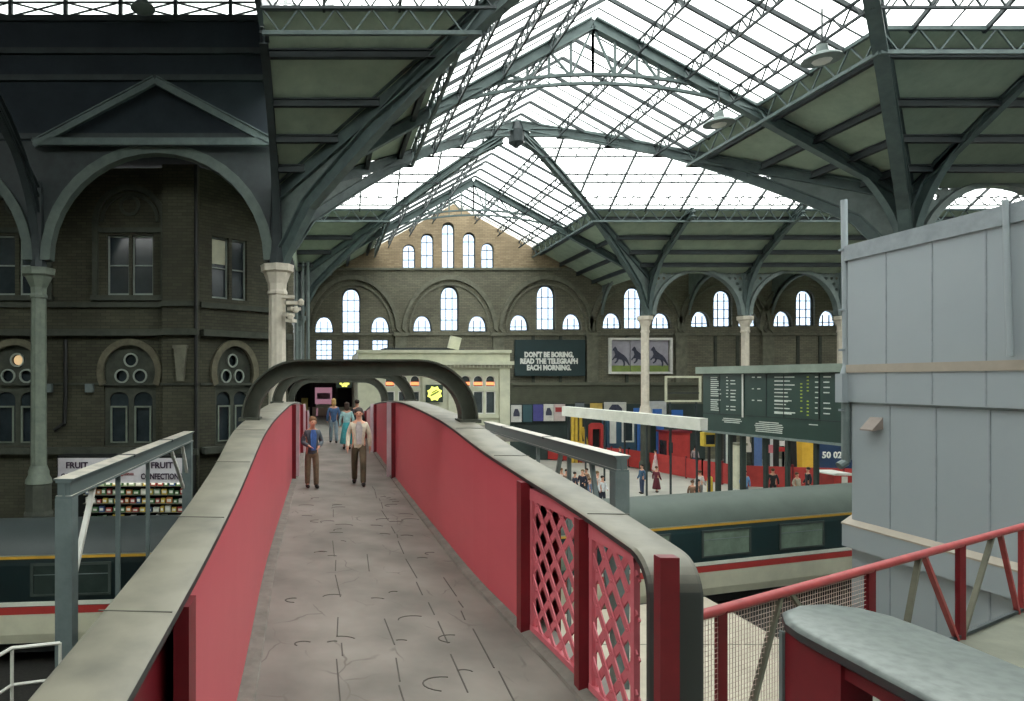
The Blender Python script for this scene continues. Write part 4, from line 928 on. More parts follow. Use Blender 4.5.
m = MB(); m.box((cxx(356), CYY-.12, czz(353)), (cxx(511), CYY+.1, czz(350))); m.box((cxx(430), CYY-.35, czz(365)), (cxx(512.5), CYY, czz(361.5))); m.box((cxx(357), CYY-.35, czz(365)), (cxx(431), CYY, czz(361.5)))
m.box((cxx(357), CYY-.2, czz(368)), (cxx(511), CYY, czz(365))); m.build('cornice', cream, cb)
m = MB()
for i in range(40): x = cxx(358)+(cxx(511)-cxx(358))*(i+.5)/40; m.box((x-.06, CYY-.28, czz(367.6)), (x+.06, CYY-.1, czz(365)))
m.build('dentils', mat('cream_shade', (170, 168, 148), None), cb)
m = MB()
for a, b in ((cxx(358), cxx(366)), (cxx(448), cxx(455)), (cxx(499), cxx(509)), (cxx(422), cxx(426))): m.box((a, CYY-.14, 0), (b, CYY, czz(368)))
m.box((cxx(456), CYY-.1, czz(418)), (cxx(499), CYY+.05, czz(415))); m.build('pilaster', cream, cb)
m = MB(); m.box((cxx(362), CYY+1.4, DZ), (cxx(508), CYY+1.6, czz(370))); m.build('room_back', dark, cb)
gw = mat('window_glass_clearish', (74, 82, 84), (54, 60, 62), .1, 2)
for a, b in wins:
    m = MB(); m.plate([(a, z[0]), (b, z[0]), (b, z[1]), (a, z[1])], [[(a+.06, z[0]+.06), (b-.06, z[0]+.06), (b-.06, z[1]-.06), (a+.06, z[1]-.06)]], (0, CYY+.08, 0), X_, Z_, .08)
    lp = lancet((a+b)/2, z[2], b-a, z[2]+.35, z[3]); c_ = (a+b)/2; m.plate(lp, [[(c_+(p-c_)*.82, z[2]+.04+(q-z[2])*.88) for p, q in lp]], (0, CYY+.08, 0), X_, Z_, .08); fr = m.build('arched_window', white, cb)
    m = MB(); m.plate([(a, z[0]), (b, z[0]), (b, z[1]), (a, z[1])], [], (0, CYY+.14, 0), X_, Z_, .02); m.plate(lp, [], (0, CYY+.14, 0), X_, Z_, .02); m.build('glass', gw, fr)
    m = MB(); m.box((a+.05, CYY+.1, z[2]+.1), (b-.05, CYY+.12, z[2]+.28)); m.build('orange_lamp', mat_glow('orange_lamp', (240, 130, 80), .35) if 'orange_lamp' not in MATS else MATS['orange_lamp'], fr)
# flat roof clutter: dark felt roof and a lean pale block
m = MB(); m.box((cxx(383), CYY+1, czz(351.6)), (cxx(468), CYY+6, czz(348))); m.box((cxx(387), CYY+1.5, czz(348)), (cxx(455), CYY+5, czz(346.5))); m.build('roof_upstand', iron_dark, cb)
m = MB(); m.cbox((cxx(458), CYY+1, czz(342)), (.6, .4, .7), 0, 0, .25); m.build('chimney_block', cream, cb)
def star_sign(px, py, Y, w_, h_, label, n=8):
    k = Y/F; c = at(px, py, Y); t = thing('star_sign', label, 'sign', (c.x, c.y, c.z)); W, H = w_*k/2, h_*k/2
    MB().box((c.x-W, Y, c.z-H), (c.x+W, Y+.12, c.z+H)).build('panel', mat('sign_green', (38, 56, 50), None, .5), t)
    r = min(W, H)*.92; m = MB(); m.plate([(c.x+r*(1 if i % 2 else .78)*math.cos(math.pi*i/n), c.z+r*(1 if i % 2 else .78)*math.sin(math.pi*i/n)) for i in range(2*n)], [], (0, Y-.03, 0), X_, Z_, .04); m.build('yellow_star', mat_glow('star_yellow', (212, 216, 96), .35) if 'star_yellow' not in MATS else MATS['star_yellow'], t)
    m = MB(); m.cbox((c.x, Y-.06, c.z), (r*1.2, .02, r*.22), 0, 0, -.5); m.cbox((c.x, Y-.06, c.z+r*.3), (r*.8, .02, r*.14), 0, 0, -.5); m.build('star_stroke', mat('star_green', (110, 130, 60), None), t); return t
star_sign(434.5, 393.5, CYY-.3, 17, 17.5, 'yellow star on a dark green panel on the cream building')
sg2 = star_sign(344.5, 382, 36.6, 16, 12, 'yellow star sign hanging over the far end of the footbridge')
MB().beam(at(344.5, 376, 36.66), at(344.5, 376, 36.66)+Z_*.56, .05, .05).build('hanger', iron_dark, sg2)
MB().box((-4.2, 36.2, 7.75), (3.4, 46, 7.95)).build('ceiling_passage', dark, kind='structure')
t = thing('passage_screen', 'dark glazed screen with posts closing the far end of the bridge passage', 'screen', (.5, 45.5, DZ))
m = MB(); m.box((-4, 45.6, DZ), (3.4, 45.8, 5.1)); m.build('panel', cream, t)
for x in (-3.9, -2, -.9, .9, 2.2, 3.3): MB().box((x-.08, 45.5, DZ), (x+.08, 45.7, 8)).build('post', blackm, t)
MB().box((-4, 45.75, 5.1), (3.4, 45.8, 8)).build('dark_glazing', dark, t)
t = thing('pink_poster', 'pink and white lit poster at the end of the footbridge passage', 'poster', at(323.5, 395, 45)[:])
m = MB(); a = at(315, 404, 45.2); b = at(332, 387.5, 45.2); m.box((a.x, 45.2, a.z), (b.x, 45.3, b.z)); m.box((a.x+.1, 45.22, DZ), (a.x+.18, 45.28, b.z)); m.box((b.x-.18, 45.22, DZ), (b.x-.1, 45.28, b.z)); m.build('board', mat_glow('poster_pink', (206, 150, 170), .08), t)
m = MB(); a = at(317, 399, 45.2); b = at(330, 393, 45.2); m.box((a.x, 45.15, a.z), (b.x, 45.2, b.z)); m.build('picture', mat('poster_plum', (150, 96, 130), (200, 150, 170), .5, 8), t)
m = MB(); a = at(316, 408, 45.2); b = at(331, 404.5, 45.2); m.box((a.x, 45.2, a.z), (b.x, 45.3, b.z)); m.build('caption_strip', white, t)
t = thing('yellow_notice_board', 'yellow notice board standing at the left end of the bridge passage', 'notice board', at(305, 411, 42)[:])
a = at(301.5, 411, 42); b = at(308, 398, 42); MB().box((a.x, 42, a.z), (b.x, 42.1, b.z)).build('board', mat('notice_yellow', (190, 170, 90), (160, 140, 70), .6, 6), t)
MB().box((a.x+.15, 42.02, DZ), (a.x+.22, 42.08, a.z)).build('leg', blackm, t); MB().box((b.x-.22, 42.02, DZ), (b.x-.15, 42.08, a.z)).build('leg', blackm, t)

# ---------------------------------------------------------------- advertising on the back wall
def B(px, py, dy=0): return at(px, py, Y2-.4-dy)
t = thing('slogan_billboard', 'dark green billboard with white slogan on the back wall', 'billboard', B(549, 376)[:])
a, b = B(514, 376), B(583.5, 340); MB().box((a.x, a.y-.35, a.z), (b.x, a.y, b.z)).build('panel', mat('billboard_green', (34, 56, 58), (28, 48, 50), .5, 1), t)
m = MB(); yy = a.y-.4
for s_, py, sz in (("DON'T BE BORING,", 355, .84), ('READ THE TELEGRAPH', 361.5, .84), ('EACH MORNING.', 368, .84)): m.text(s_, .62, at(549, py+2, yy), X_, Z_, .03, sx=.8, bold=.035)
m.build('lettering', mat('lettering_white', (236, 238, 232), None), t)
t = thing('horse_poster', 'pale framed poster of three dark horses behind the slender white column', 'poster', B(639, 374)[:])
a, b = B(608, 374), B(671, 338); y = a.y
m = MB(); m.plate([(a.x, a.z), (b.x, a.z), (b.x, b.z), (a.x, b.z)], [[(a.x+.2, a.z+.2), (b.x-.2, a.z+.2), (b.x-.2, b.z-.2), (a.x+.2, b.z-.2)]], (0, y-.15, 0), X_, Z_, .3); m.build('frame', white, t)
W = (b.x-a.x-.5)/3
for i in range(3):
    x = a.x+.25+i*W; MB().box((x, y-.1, a.z+.2), (x+W-.05, y, b.z-.2)).build('sheet', mat('sheet_mauve', (176, 172, 182), (150, 148, 160), .6, 1.5), t)
    MB().box((x, y-.13, a.z+.2), (x+W-.05, y-.1, a.z+.75)).build('grass_strip', mat('sheet_green', (132, 150, 78), (112, 132, 70), .6, 3), t)
    hp = [(0, 2.2), (.18, 2.42), (.3, 2.3), (.42, 2.0), (.7, 1.75), (1.05, 1.5), (1.3, 1.2), (1.5, .75), (1.62, .45), (1.5, .42), (1.3, .75), (1.1, .95), (1.15, .55), (1.05, .3), (.98, .32), (.98, .7), (.85, 1.0), (.55, 1.1), (.42, .8), (.2, .62), (.1, .7), (.3, .9), (.35, 1.2), (.1, 1.15), (-.05, .95), (-.12, 1.05), (.1, 1.35), (.2, 1.6), (.1, 1.95), (-.08, 2.0)]
    m = MB(); m.plate([(x+.14+p*.92, a.z+.4+q*.84) for p, q in hp], [], (0, y-.16, 0), X_, Z_, .02); m.build('horse_figure', mat('poster_ink', (44, 46, 62), (70, 72, 90), .6, 6), t)
t = thing('notice_frame', 'empty pale frame standing left of the departure board', 'frame', at(682, 402, 50)[:])
a, b = at(665, 402, 49), at(701, 376, 49); m = MB(); m.plate([(a.x, a.z), (b.x, a.z), (b.x, b.z), (a.x, b.z)], [[(a.x+.14, a.z+.14), (b.x-.14, a.z+.14), (b.x-.14, b.z-.14), (a.x+.14, b.z-.14)]], (0, 49, 0), X_, Z_, .12); m.build('frame', cream, t)
m = MB(); m.box((a.x+.3, 48.95, 0), (a.x+.42, 49.05, a.z)); m.box((b.x-.42, 48.95, 0), (b.x-.3, 49.05, a.z)); m.beam((a.x, 49, (a.z+b.z)/2-.3), (b.x, 49, (a.z+b.z)/2-.3), .05, .08); m.build('support', iron_dark, t)
PO = [(511, 521.5, 405, 422, (206, 206, 200), 'white poster with a small dark picture, leftmost of the low row'), (522.5, 532, 405, 422, (52, 84, 92), 'plain dark teal poster in the low row'), (533, 543, 404.5, 421, (74, 74, 140), 'blue violet poster in the low row'),
      (543.5, 553.5, 404, 421, (210, 208, 200), 'white poster with a dark car shape in the low row'), (554, 565, 404, 421, (208, 190, 186), 'white and red poster at the end of the white beam'), (575, 584, 403, 413, (120, 128, 132), 'small grey poster above the white beam'),
      (590, 602, 403, 412, (206, 176, 90), 'small yellow poster above the white beam'), (604, 626, 402, 416, (206, 204, 196), 'wide white poster with a dark round figure'), (649, 666, 401, 414, (204, 206, 206), 'pale poster just right of the slender white column')]
for i, (x0, x1, y0, y1, c, lab) in enumerate(PO):
    dd = .9; a, b = B(x0, y1, dd), B(x1, y0, dd); t = thing('wall_poster', lab, 'poster', (a.x, a.y, a.z)); MB().box((a.x, a.y-.06, a.z), (b.x, a.y, b.z)).build('sheet', mat('poster_%d' % i, c, tuple(int(v*.85) for v in c), .5, 2), t)
    if i in (0, 3, 7): m = MB(); cx, cz = (a.x+b.x)/2, (a.z+b.z)/2; r = (b.x-a.x)*.3; m.plate([(cx-r, cz-.25), (cx+r, cz-.25), (cx+r, cz+.05), (cx+r*.4, cz+.4), (cx-r*.5, cz+.4), (cx-r, cz)], [], (0, a.y-.08, 0), X_, Z_, .03); m.build('picture', mat('poster_ink', (44, 46, 62)), t)
    elif i == 4: MB().box((a.x+.1, a.y-.09, a.z+.8), (b.x-.1, a.y-.06, a.z+1.2)).build('picture', mat('poster_red', (170, 60, 60), None), t)
    MB().box((a.x, a.y-.02, b.z), (b.x, a.y+.05, b.z+.06)).build('top_rail', iron_dark, t)
m = MB(); a, b = B(508, 440, .6), B(705, 404, .6); m.box((a.x, a.y, 0), (b.x, a.y+.3, b.z)); m.build('wall_lower', mat('dark_green_shop', (46, 60, 56), (34, 46, 44), .7, .8), kind='structure')

# ---------------------------------------------------------------- departure board
PA, PB = at(703, 369, 38.5), at(847, 363, 30.0)
d = V(PB.x-PA.x, PB.y-PA.y, 0); DL = d.length; d.normalize(); nb = d.cross(Z_)
bt, tp = 4.05, 7.72
db = thing('departure_board', 'large dark green departure board on posts above the concourse', 'departure board', (PA.x, PA.y, 0))
O = V(PA.x, PA.y, 0)
def DP(s, z, o=0): return O+d*s+Z_*z+nb*o
m = MB(); m.prism([DP(0, bt), DP(DL, bt), DP(DL, tp-.35), DP(0, tp-.35)], -nb*.5); m.build('cabinet', mat('board_green', (44, 66, 60), (36, 56, 52), .45, .7), db)
m = MB(); m.prism([DP(-.25, tp-.35, .3), DP(DL+.2, tp-.35, .3), DP(DL+.2, tp+.05, .3), DP(-.25, tp+.05, .3)], -nb*.9); m.build('header', mat('board_header', (136, 148, 136), (112, 124, 114), .6, 1), db)
m = MB(); m.prism([DP(0, bt-.12, .06), DP(DL, bt-.12, .06), DP(DL, bt, .06), DP(0, bt, .06)], -nb*.6); m.build('bottom_rail', iron_pale, db)
m = MB()
for s in (DL*.14, DL*.5, DL*.62, DL*.84): m.prism([DP(s, bt+1.0, .01), DP(s+.05, bt+1.0, .01), DP(s+.05, tp-.4, .01), DP(s, tp-.4, .01)], nb*.02)
m.prism([DP(0, bt+.98, .01), DP(DL, bt+.98, .01), DP(DL, bt+1.03, .01), DP(0, bt+1.03, .01)], nb*.02); m.build('divider', iron_dark, db)
m = MB(); m.prism([DP(DL*.33, bt+.9, .03), DP(DL*.33+.07, bt+.9, .03), DP(DL*.33+.07, tp-.4, .03), DP(DL*.33, tp-.4, .03)], nb*.05); m.build('white_mullion', white, db)
rnd = random.Random(7); m = MB(); my = MB()
def dash(mm, s, z, l, h=.055): mm.prism([DP(s, z, .012), DP(s+l, z, .012), DP(s+l, z+h, .012), DP(s, z+h, .012)], nb*.012)
for c0, c1, rows, pr in ((.07, .16, 17, .95), (.2, .22, 11, .7), (.235, .28, 11, .75), (.4, .42, 3, 1), (.44, .475, 3, 1), (.56, .68, 4, .9), (.56, .70, 10, .9), (.82, .845, 8, .8), (.87, .93, 8, .8)):
    for r in range(rows):
        if rnd.random() < pr: z_ = tp-.6-r*(2.0/rows if rows > 4 else .62); dash(m, DL*c0, z_, DL*(c1-c0)*rnd.uniform(.55, 1))
for c0 in (.73, .77):
    for r in range(12):
        if rnd.random() < .8: dash(my, DL*c0, tp-.6-r*.17, DL*.012)
for c0, c1, z_, n_ in ((.16, .33, .75, 3), (.42, .62, .7, 6), (.78, .84, .75, 1)):
    for r in range(n_): l = (c1-c0)*rnd.uniform(.6, 1); dash(m, DL*((c0+c1)/2-l/2), bt+z_-r*.1, DL*l, .045)
m.build('train_listings', mat('listing_white', (206, 214, 206), None), db); my.build('platform_numbers', mat('listing_yellow', (170, 190, 70), None), db)
for s in (.1, .2, .3, .47, .62, .8): MB().cbox(DP(DL*s, bt/2, -.25), (.22 if s in (.1, .3) else .14, .22, bt)).build('post', mat('board_post', (40, 54, 50), None), db)
# ---------------------------------------------------------------- platform ends: white beam, barriers, booths
wbm = thing('white_beam', 'long white beam on slim posts over the platform barriers', 'beam', (15.5, 42, 0))
a, b = V(15.6, 42.3, 5.0), V(17.7, 30.6, 5.0)
a, b = at(565, 411, 43), at(704, 424.5, 33)
m = MB(); m.beam(a, b, .5, .62); m.build('beam', white, wbm)
for i in range(7): p = a.lerp(b, .03+i*.155); MB().box((p.x-.04, p.y-.04, 0), (p.x+.04, p.y+.04, p.z-.3)).build('post', iron_dark, wbm)
red_bar = mat('barrier_red', (178, 56, 52), (150, 44, 42), .55, 2)
fences = [((19.6, 57), (24.4, 52), 'red barrier fence left of the red booth'), ((24.4, 52), (26.1, 44.8), 'red barrier fence running from the booth toward the departure board'), ((26.1, 44.8), (27.2, 42.2), 'red barrier fence behind the yellow monitor'), ((27.2, 42.2), (34, 40.5), 'red barrier fence under the departure board')]
for (xa, ya), (xb, yb), lab in fences:
    t = thing('barrier_fence', lab, 'fence', (xa, ya, 0)); p, q = V(xa, ya, 0), V(xb, yb, 0); L = (q-p).length; n = max(2, int(L/1.3))
    for i in range(n):
        u, v = p.lerp(q, i/n), p.lerp(q, (i+1)/n); e = (v-u).normalized()*.06; m = MB(); m.prism([u+e+Z_*.1, v-e+Z_*.1, v-e+Z_*1.45, u+e+Z_*1.45], e.normalized().cross(Z_)*.05); m.build('panel', red_bar, t)
    for i in range(n+1): u = p.lerp(q, i/n); MB().box((u.x-.05, u.y-.05, 0), (u.x+.05, u.y+.05, 1.6)).build('post', red_dark if i % 3 else blackm, t)
def P0(px, Y, z=0): return V((px-PX)*Y/F, Y, z)
t = thing('ticket_booth', 'bright red ticket booth behind the barrier under the white beam', 'booth', P0(678, 49)[:])
a, b = P0(668, 49), P0(690, 49); MB().box((a.x, 49, 0), (b.x, 50.5, 3.0)).build('body', red_bar, t); MB().box((a.x-.1, 48.9, 3.0), (b.x+.1, 50.6, 3.15)).build('roof', red_dark, t); MB().box((a.x-.02, 49.2, 1.3), (a.x, 50.2, 2.4)).build('window', glass_dark, t)
MB().box((a.x+.05, 48.96, 1.5), (a.x+.35, 49, 2.3)).build('hatch', glass_dark, t)
t = thing('phone_booth', 'red framed booth with dark opening left of the blue panels', 'booth', P0(596, 54.5)[:])
a, b = P0(589, 54.5), P0(603, 54.5); m = MB(); m.plate([(a.x, 0), (b.x, 0), (b.x, 3.2), (b.x-.2, 3.4), (a.x+.2, 3.4), (a.x, 3.2)], [[(a.x+.25, 1.2), (b.x-.25, 1.2), (b.x-.25, 2.9), (a.x+.25, 2.9)]], (0, 54.5, 0), X_, Z_, .3); m.build('frame', red_bar, t); MB().box((a.x+.2, 54.7, 1), (b.x-.2, 54.9, 3)).build('dark_opening', dark, t)
t = thing('tubular_barrier', 'yellow tubular frame with sloping side beside the red framed booth', 'barrier', P0(578, 55)[:])
for px, zt2 in ((572.5, 3.9), (576, 4.0), (580.5, 3.8)): p = P0(px, 55); MB().box((p.x-.11, 54.9, 0), (p.x+.11, 55.1, zt2)).build('post', mat('tube_yellow', (206, 172, 60), None), t)
m = MB(); p, q = P0(582, 55), P0(587, 55); m.beam((p.x, 55, 3.0), (q.x, 55, 1.5), .2, .25); m.beam((P0(572, 55).x, 55, 1.7), (q.x, 55, 1.7), .15, .2); m.build('sloping_side', MATS['tube_yellow'], t)
blue = mat('blue_paint', (54, 104, 176), (44, 90, 156), .5, 2)
for px, Y, h_, w_, lab in ((641, 52, 4.4, .42, 'blue post under the white beam, left of the dark screen'), (638, 53, 4.3, .14, 'thin blue post beside the dark screen'), (660, 50.5, 4.2, .5, 'wide blue post beside the red ticket booth')):
    p = P0(px, Y); t = thing('blue_post', lab, 'post', p[:]); MB().box((p.x-w_/2, Y-.12, 0), (p.x+w_/2, Y+.12, h_)).build('shaft', blue, t); MB().box((p.x-w_/2-.08, Y-.2, 0), (p.x+w_/2+.08, Y+.2, .25)).build('foot', iron_dark, t)
for x0, x1, py0, py1, lab in ((634, 640, 408, 415, 'small blue sign panel just left of the slender column'), (653, 662, 409, 416.5, 'blue sign panel right of the slender column'), (672, 683, 410, 418, 'blue sign panel nearest the empty pale frame')):
    a, b = at(x0, py1, 53), at(x1, py0, 53); t = thing('blue_sign', lab, 'sign', (a.x, 53, a.z)); MB().box((a.x, 53, a.z), (b.x, 53.1, b.z)).build('panel', blue, t); MB().box(((a.x+b.x)/2-.05, 53.02, 0), ((a.x+b.x)/2+.05, 53.08, a.z)).build('support', iron_dark, t)
t = thing('shop_front', 'blue grey shop front with white framed window under the white beam', 'shop', P0(624, 55.5)[:])
a, b = P0(607, 55.5), P0(641, 55.5); MB().box((a.x, 55.5, 0), (b.x, 56.5, 4.1)).build('body', mat('shop_blue', (62, 92, 112), (50, 76, 94), .6, 1.5), t)
for u0, u1, z0, z1 in ((610, 616, 1.6, 3.7), (622, 634, 1.7, 3.7)): x0, x1 = P0(u0, 55.4).x, P0(u1, 55.4).x; f_ = MB().plate([(x0, z0), (x1, z0), (x1, z1), (x0, z1)], [[(x0+.12, z0+.12), (x1-.12, z0+.12), (x1-.12, z1-.12), (x0+.12, z1-.12)]] if u0 > 615 else [], (0, 55.42, 0), X_, Z_, .1).build('window_frame', white, t); MB().box((x0+.1, 55.46, z0+.1), (x1-.1, 55.49, z1-.1)).build('glass', glass_dark, f_)
t = thing('dark_screen', 'dark glazed screen between the two blue posts', 'screen', P0(650, 52.5)[:]); a, b = P0(643, 52.5), P0(657, 52.5); MB().box((a.x, 52.5, 0), (b.x, 52.8, 3.8)).build('glazing', mat('screen_glass', (50, 66, 60), (38, 50, 46), .2, 2), t); MB().plate([(a.x, 0), (b.x, 0), (b.x, 3.8), (a.x, 3.8)], [[(a.x+.1, .1), ((a.x+b.x)/2-.04, .1), ((a.x+b.x)/2-.04, 3.7), (a.x+.1, 3.7)], [((a.x+b.x)/2+.04, .1), (b.x-.1, .1), (b.x-.1, 3.7), ((a.x+b.x)/2+.04, 3.7)]], (0, 52.45, 0), X_, Z_, .06).build('frame', iron_dark, t)
def monitor(px, Y, zc_, lab, c):
    p = P0(px, Y); t = thing('platform_monitor', lab, 'monitor', p[:]); m = MB(); m.plate([(p.x-.42, zc_-.42), (p.x+.42, zc_-.42), (p.x+.42, zc_+.42), (p.x-.42, zc_+.42)], [[(p.x-.3, zc_-.3), (p.x+.3, zc_-.3), (p.x+.3, zc_+.28), (p.x-.3, zc_+.28)]], (0, Y, 0), X_, Z_, .4); m.build('housing', mat('monitor_yellow', (206, 178, 60), None), t)
    MB().box((p.x-.33, Y-.08, zc_-.33), (p.x+.33, Y+.1, zc_+.3)).build('screen', glass_dark, t); MB().box((p.x-.06, Y-.06, 0), (p.x+.06, Y+.06, zc_-.42)).build('pole', blackm, t)
monitor(709, 39, 3.45, 'yellow cased monitor on a pole left of the departure board posts', 0)
t = thing('yellow_bollard', 'small yellow bollard by the red fence below the yellow monitor', 'bollard', P0(710, 40.5)[:]); p = P0(710, 40.5); MB().lathe(p, [(.17, 0), (.15, .9), (.1, 1.0)], 10).build('body', MATS['monitor_yellow'], t)
t = thing('white_pillar', 'pale square pillar under the departure board', 'pillar', P0(738, 42)[:]); p = P0(739, 42); MB().box((p.x-.28, 41.7, 0), (p.x+.28, 42.3, 2.8)).build('shaft', cream, t); MB().box((p.x-.34, 41.65, 2.8), (p.x+.34, 42.35, 2.95)).build('cap', stone, t)
for px, w_, c, zt3, lab in ((729, .5, (196, 206, 200), 4.0, 'pale green door panel behind the departure board posts'), (758, .6, (92, 120, 170), 3.9, 'blue grey door panel under the middle of the departure board'), (770, .75, (206, 210, 206), 3.0, 'white door under the pink and red signs'), (789, .7, (200, 206, 198), 3.2, 'white door left of the yellow locomotive')):
    p = P0(px, 48); t = thing('door_panel', lab, 'door', p[:]); MB().box((p.x-w_/2, 48, .1), (p.x+w_/2, 48.1, zt3)).build('leaf', mat('door_%d' % px, c, None), t); MB().box((p.x-w_/2-.08, 47.98, 0), (p.x-w_/2, 48.14, zt3+.1)).build('frame', iron_dark, t)
for px0, px1, py0, py1, c, lab in ((765, 777, 445, 453, (206, 120, 128), 'pink and white sign under the departure board'), (779, 792, 447, 451.5, (190, 50, 50), 'red sign board under the departure board'), (781, 790, 441, 446, (226, 222, 216), 'small white sign above the red sign board')):
    a, b = at(px0, py1, 46), at(px1, py0, 46); t = thing('hanging_sign', lab, 'sign', (a.x, 46, a.z)); MB().box((a.x, 46, a.z), (b.x, 46.15, b.z)).build('panel', mat('hang_%d' % px0, c, None), t); MB().box(((a.x+b.x)/2-.04, 46.16, 0), ((a.x+b.x)/2+.04, 46.22, 5.0)).build('support', iron_dark, t)
for px in (720, 733.5, 776, 793.5): p = P0(px, 44); t = thing('signal_post', 'dark slim post standing under the departure board', 'post', p[:], 'dark posts under the departure board'); MB().box((p.x-.13, 43.9, 0), (p.x+.13, 44.1, 5.0)).build('shaft', blackm, t); MB().box((p.x-.22, 43.85, 0), (p.x+.22, 44.15, .3)).build('foot', iron_dark, t)
# yellow and blue locomotive
t = thing('locomotive', 'yellow ended blue locomotive right of the departure board posts', 'locomotive', P0(820, 46)[:])
ly = 46; a, b = P0(800, ly).x, P0(816, ly).x; c_ = P0(862, ly).x
yel = mat('loco_yellow', (226, 180, 62), (206, 160, 50), .45, 2)
m = MB(); m.plate([(a, .3), (b, .3), (b, 2.4), (b+.25, 4.1), (b-.35, 4.1), (b-.55, 2.9), (a+.5, 2.9), (a+.2, 4.0), (a-.1, 4.0)], [], (0, ly, 0), X_, Z_, .5); m.build('yellow_front', yel, t)
MB().box((a+.3, ly+.3, 2.5), (b+.1, ly+.6, 4.0)).build('cab_window', glass_dark, t)
MB().box((b, ly-.1, .3), (c_, ly+2.4, 3.1)).build('blue_body', mat('loco_blue', (38, 62, 96), (30, 50, 80), .4, 1), t)
MB().box((b+.3, ly+.2, 3.1), (c_, ly+2.2, 3.9)).build('roof', iron_dark, t)
m = MB(); m.text('50 027', .62, (b+1.2, ly-.12, 1.5), X_, Z_, bold=.02); m.build('running_number', MATS['lettering_white'], t)
MB().box((a, ly-.2, 0), (c_, ly+2.2, .3)).build('underframe', blackm, t)
t = thing('luggage_van', 'low red and white van beside the drainpipe', 'van', P0(842, 34)[:]); a, b = P0(834, 34).x, P0(855, 34).x
MB().box((a, 34, .9), (b, 35.4, 2.0)).build('body', red_bar, t); m = MB(); m.prism([V(a, 34, 2.0), V(b, 34, 2.0), V(b, 34, 2.06), V(b-.15, 34, 2.12), V(a+.15, 34, 2.12), V(a, 34, 2.06)], (0, 1.4, 0)); m.build('roof', white, t)
MB().box(((a+b)/2-.16, 33.97, 1.0), ((a+b)/2+.14, 34, 1.95)).build('white_panel', white, t); MB().box((a+.1, 34.1, .35), (b-.1, 35.3, .9)).build('chassis', blackm, t)
for x in (a+.25, b-.25): MB().tube((x, 34.02, .34), (x, 34.2, .34), .34, 14).build('wheel', blackm, t)
# pendant lamps under the roof
def pendant(px, py, Y, lab):
    c = at(px, py, Y); t = thing('pendant_lamp', lab, 'lamp', c[:]); zt4 = (zn(c.x) if Y < 40 else zb(Y))-.1
    MB().lathe(c, [(.04, .55), (.16, .5), (.2, .25), (.55, .08), (.6, 0), (.5, -.03)], 18).build('lamp_shade', iron_pale, t, True); MB().beam(c+Z_*.5, V(c.x, c.y, max(zt4, c.z+.8)), .04, .04).build('rod', iron_dark, t); MB().ellipsoid(c-Z_*.02, (.3, .3, .12)).build('bulb', white, t, True)
pendant(822, 60, 22, 'dish shaped pendant lamp below the glazing at upper right')
pendant(719, 124, 27, 'small pendant lamp below the crossing glazing')
for px in (352, 422): pass
tag(MB().lathe((0, 0, 0), [(.03, .5), (.12, .42), (.42, .12), (.5, 0), (.42, -.06), (.15, -.1)], 16).build('dome_lamp', iron_pale, smooth=True), 'round dome lamp hanging in the clerestory at upper left', 'lamp').location = at(143, 9, 26.5)
# ---------------------------------------------------------------- people
def skin_mesh(nodes, edges, levels=1):
    me = bpy.data.meshes.new('t'); me.from_pydata([n[:3] for n in nodes], edges, []); ob = bpy.data.objects.new('t', me); C.objects.link(ob)
    ob.modifiers.new('s', 'SKIN'); sv = me.skin_vertices[0].data
    for i, n in enumerate(nodes): sv[i].radius = (n[3], n[4] if len(n) > 4 else n[3])
    sv[0].use_root = True
    if levels: ss = ob.modifiers.new('d', 'SUBSURF'); ss.levels = levels; ss.render_levels = levels
    dg = bpy.context.evaluated_depsgraph_get(); r = bpy.data.meshes.new_from_object(ob.evaluated_get(dg)); bpy.data.objects.remove(ob); bpy.data.meshes.remove(me); return r
def obj_from(me, name, m_, parent):
    me.materials.clear(); me.materials.append(m_)
    for p in me.polygons: p.use_smooth = True; p.material_index = 0
    o = bpy.data.objects.new(name, me); C.objects.link(o); o.parent = parent; ORG[o.name] = Vector(); return o
skin_m = mat('skin', (206, 156, 130), (190, 138, 114), .55, 6)
def cloth(c): return mat('cloth_%d_%d_%d' % c, c, tuple(int(v*.8) for v in c), .85, 8)
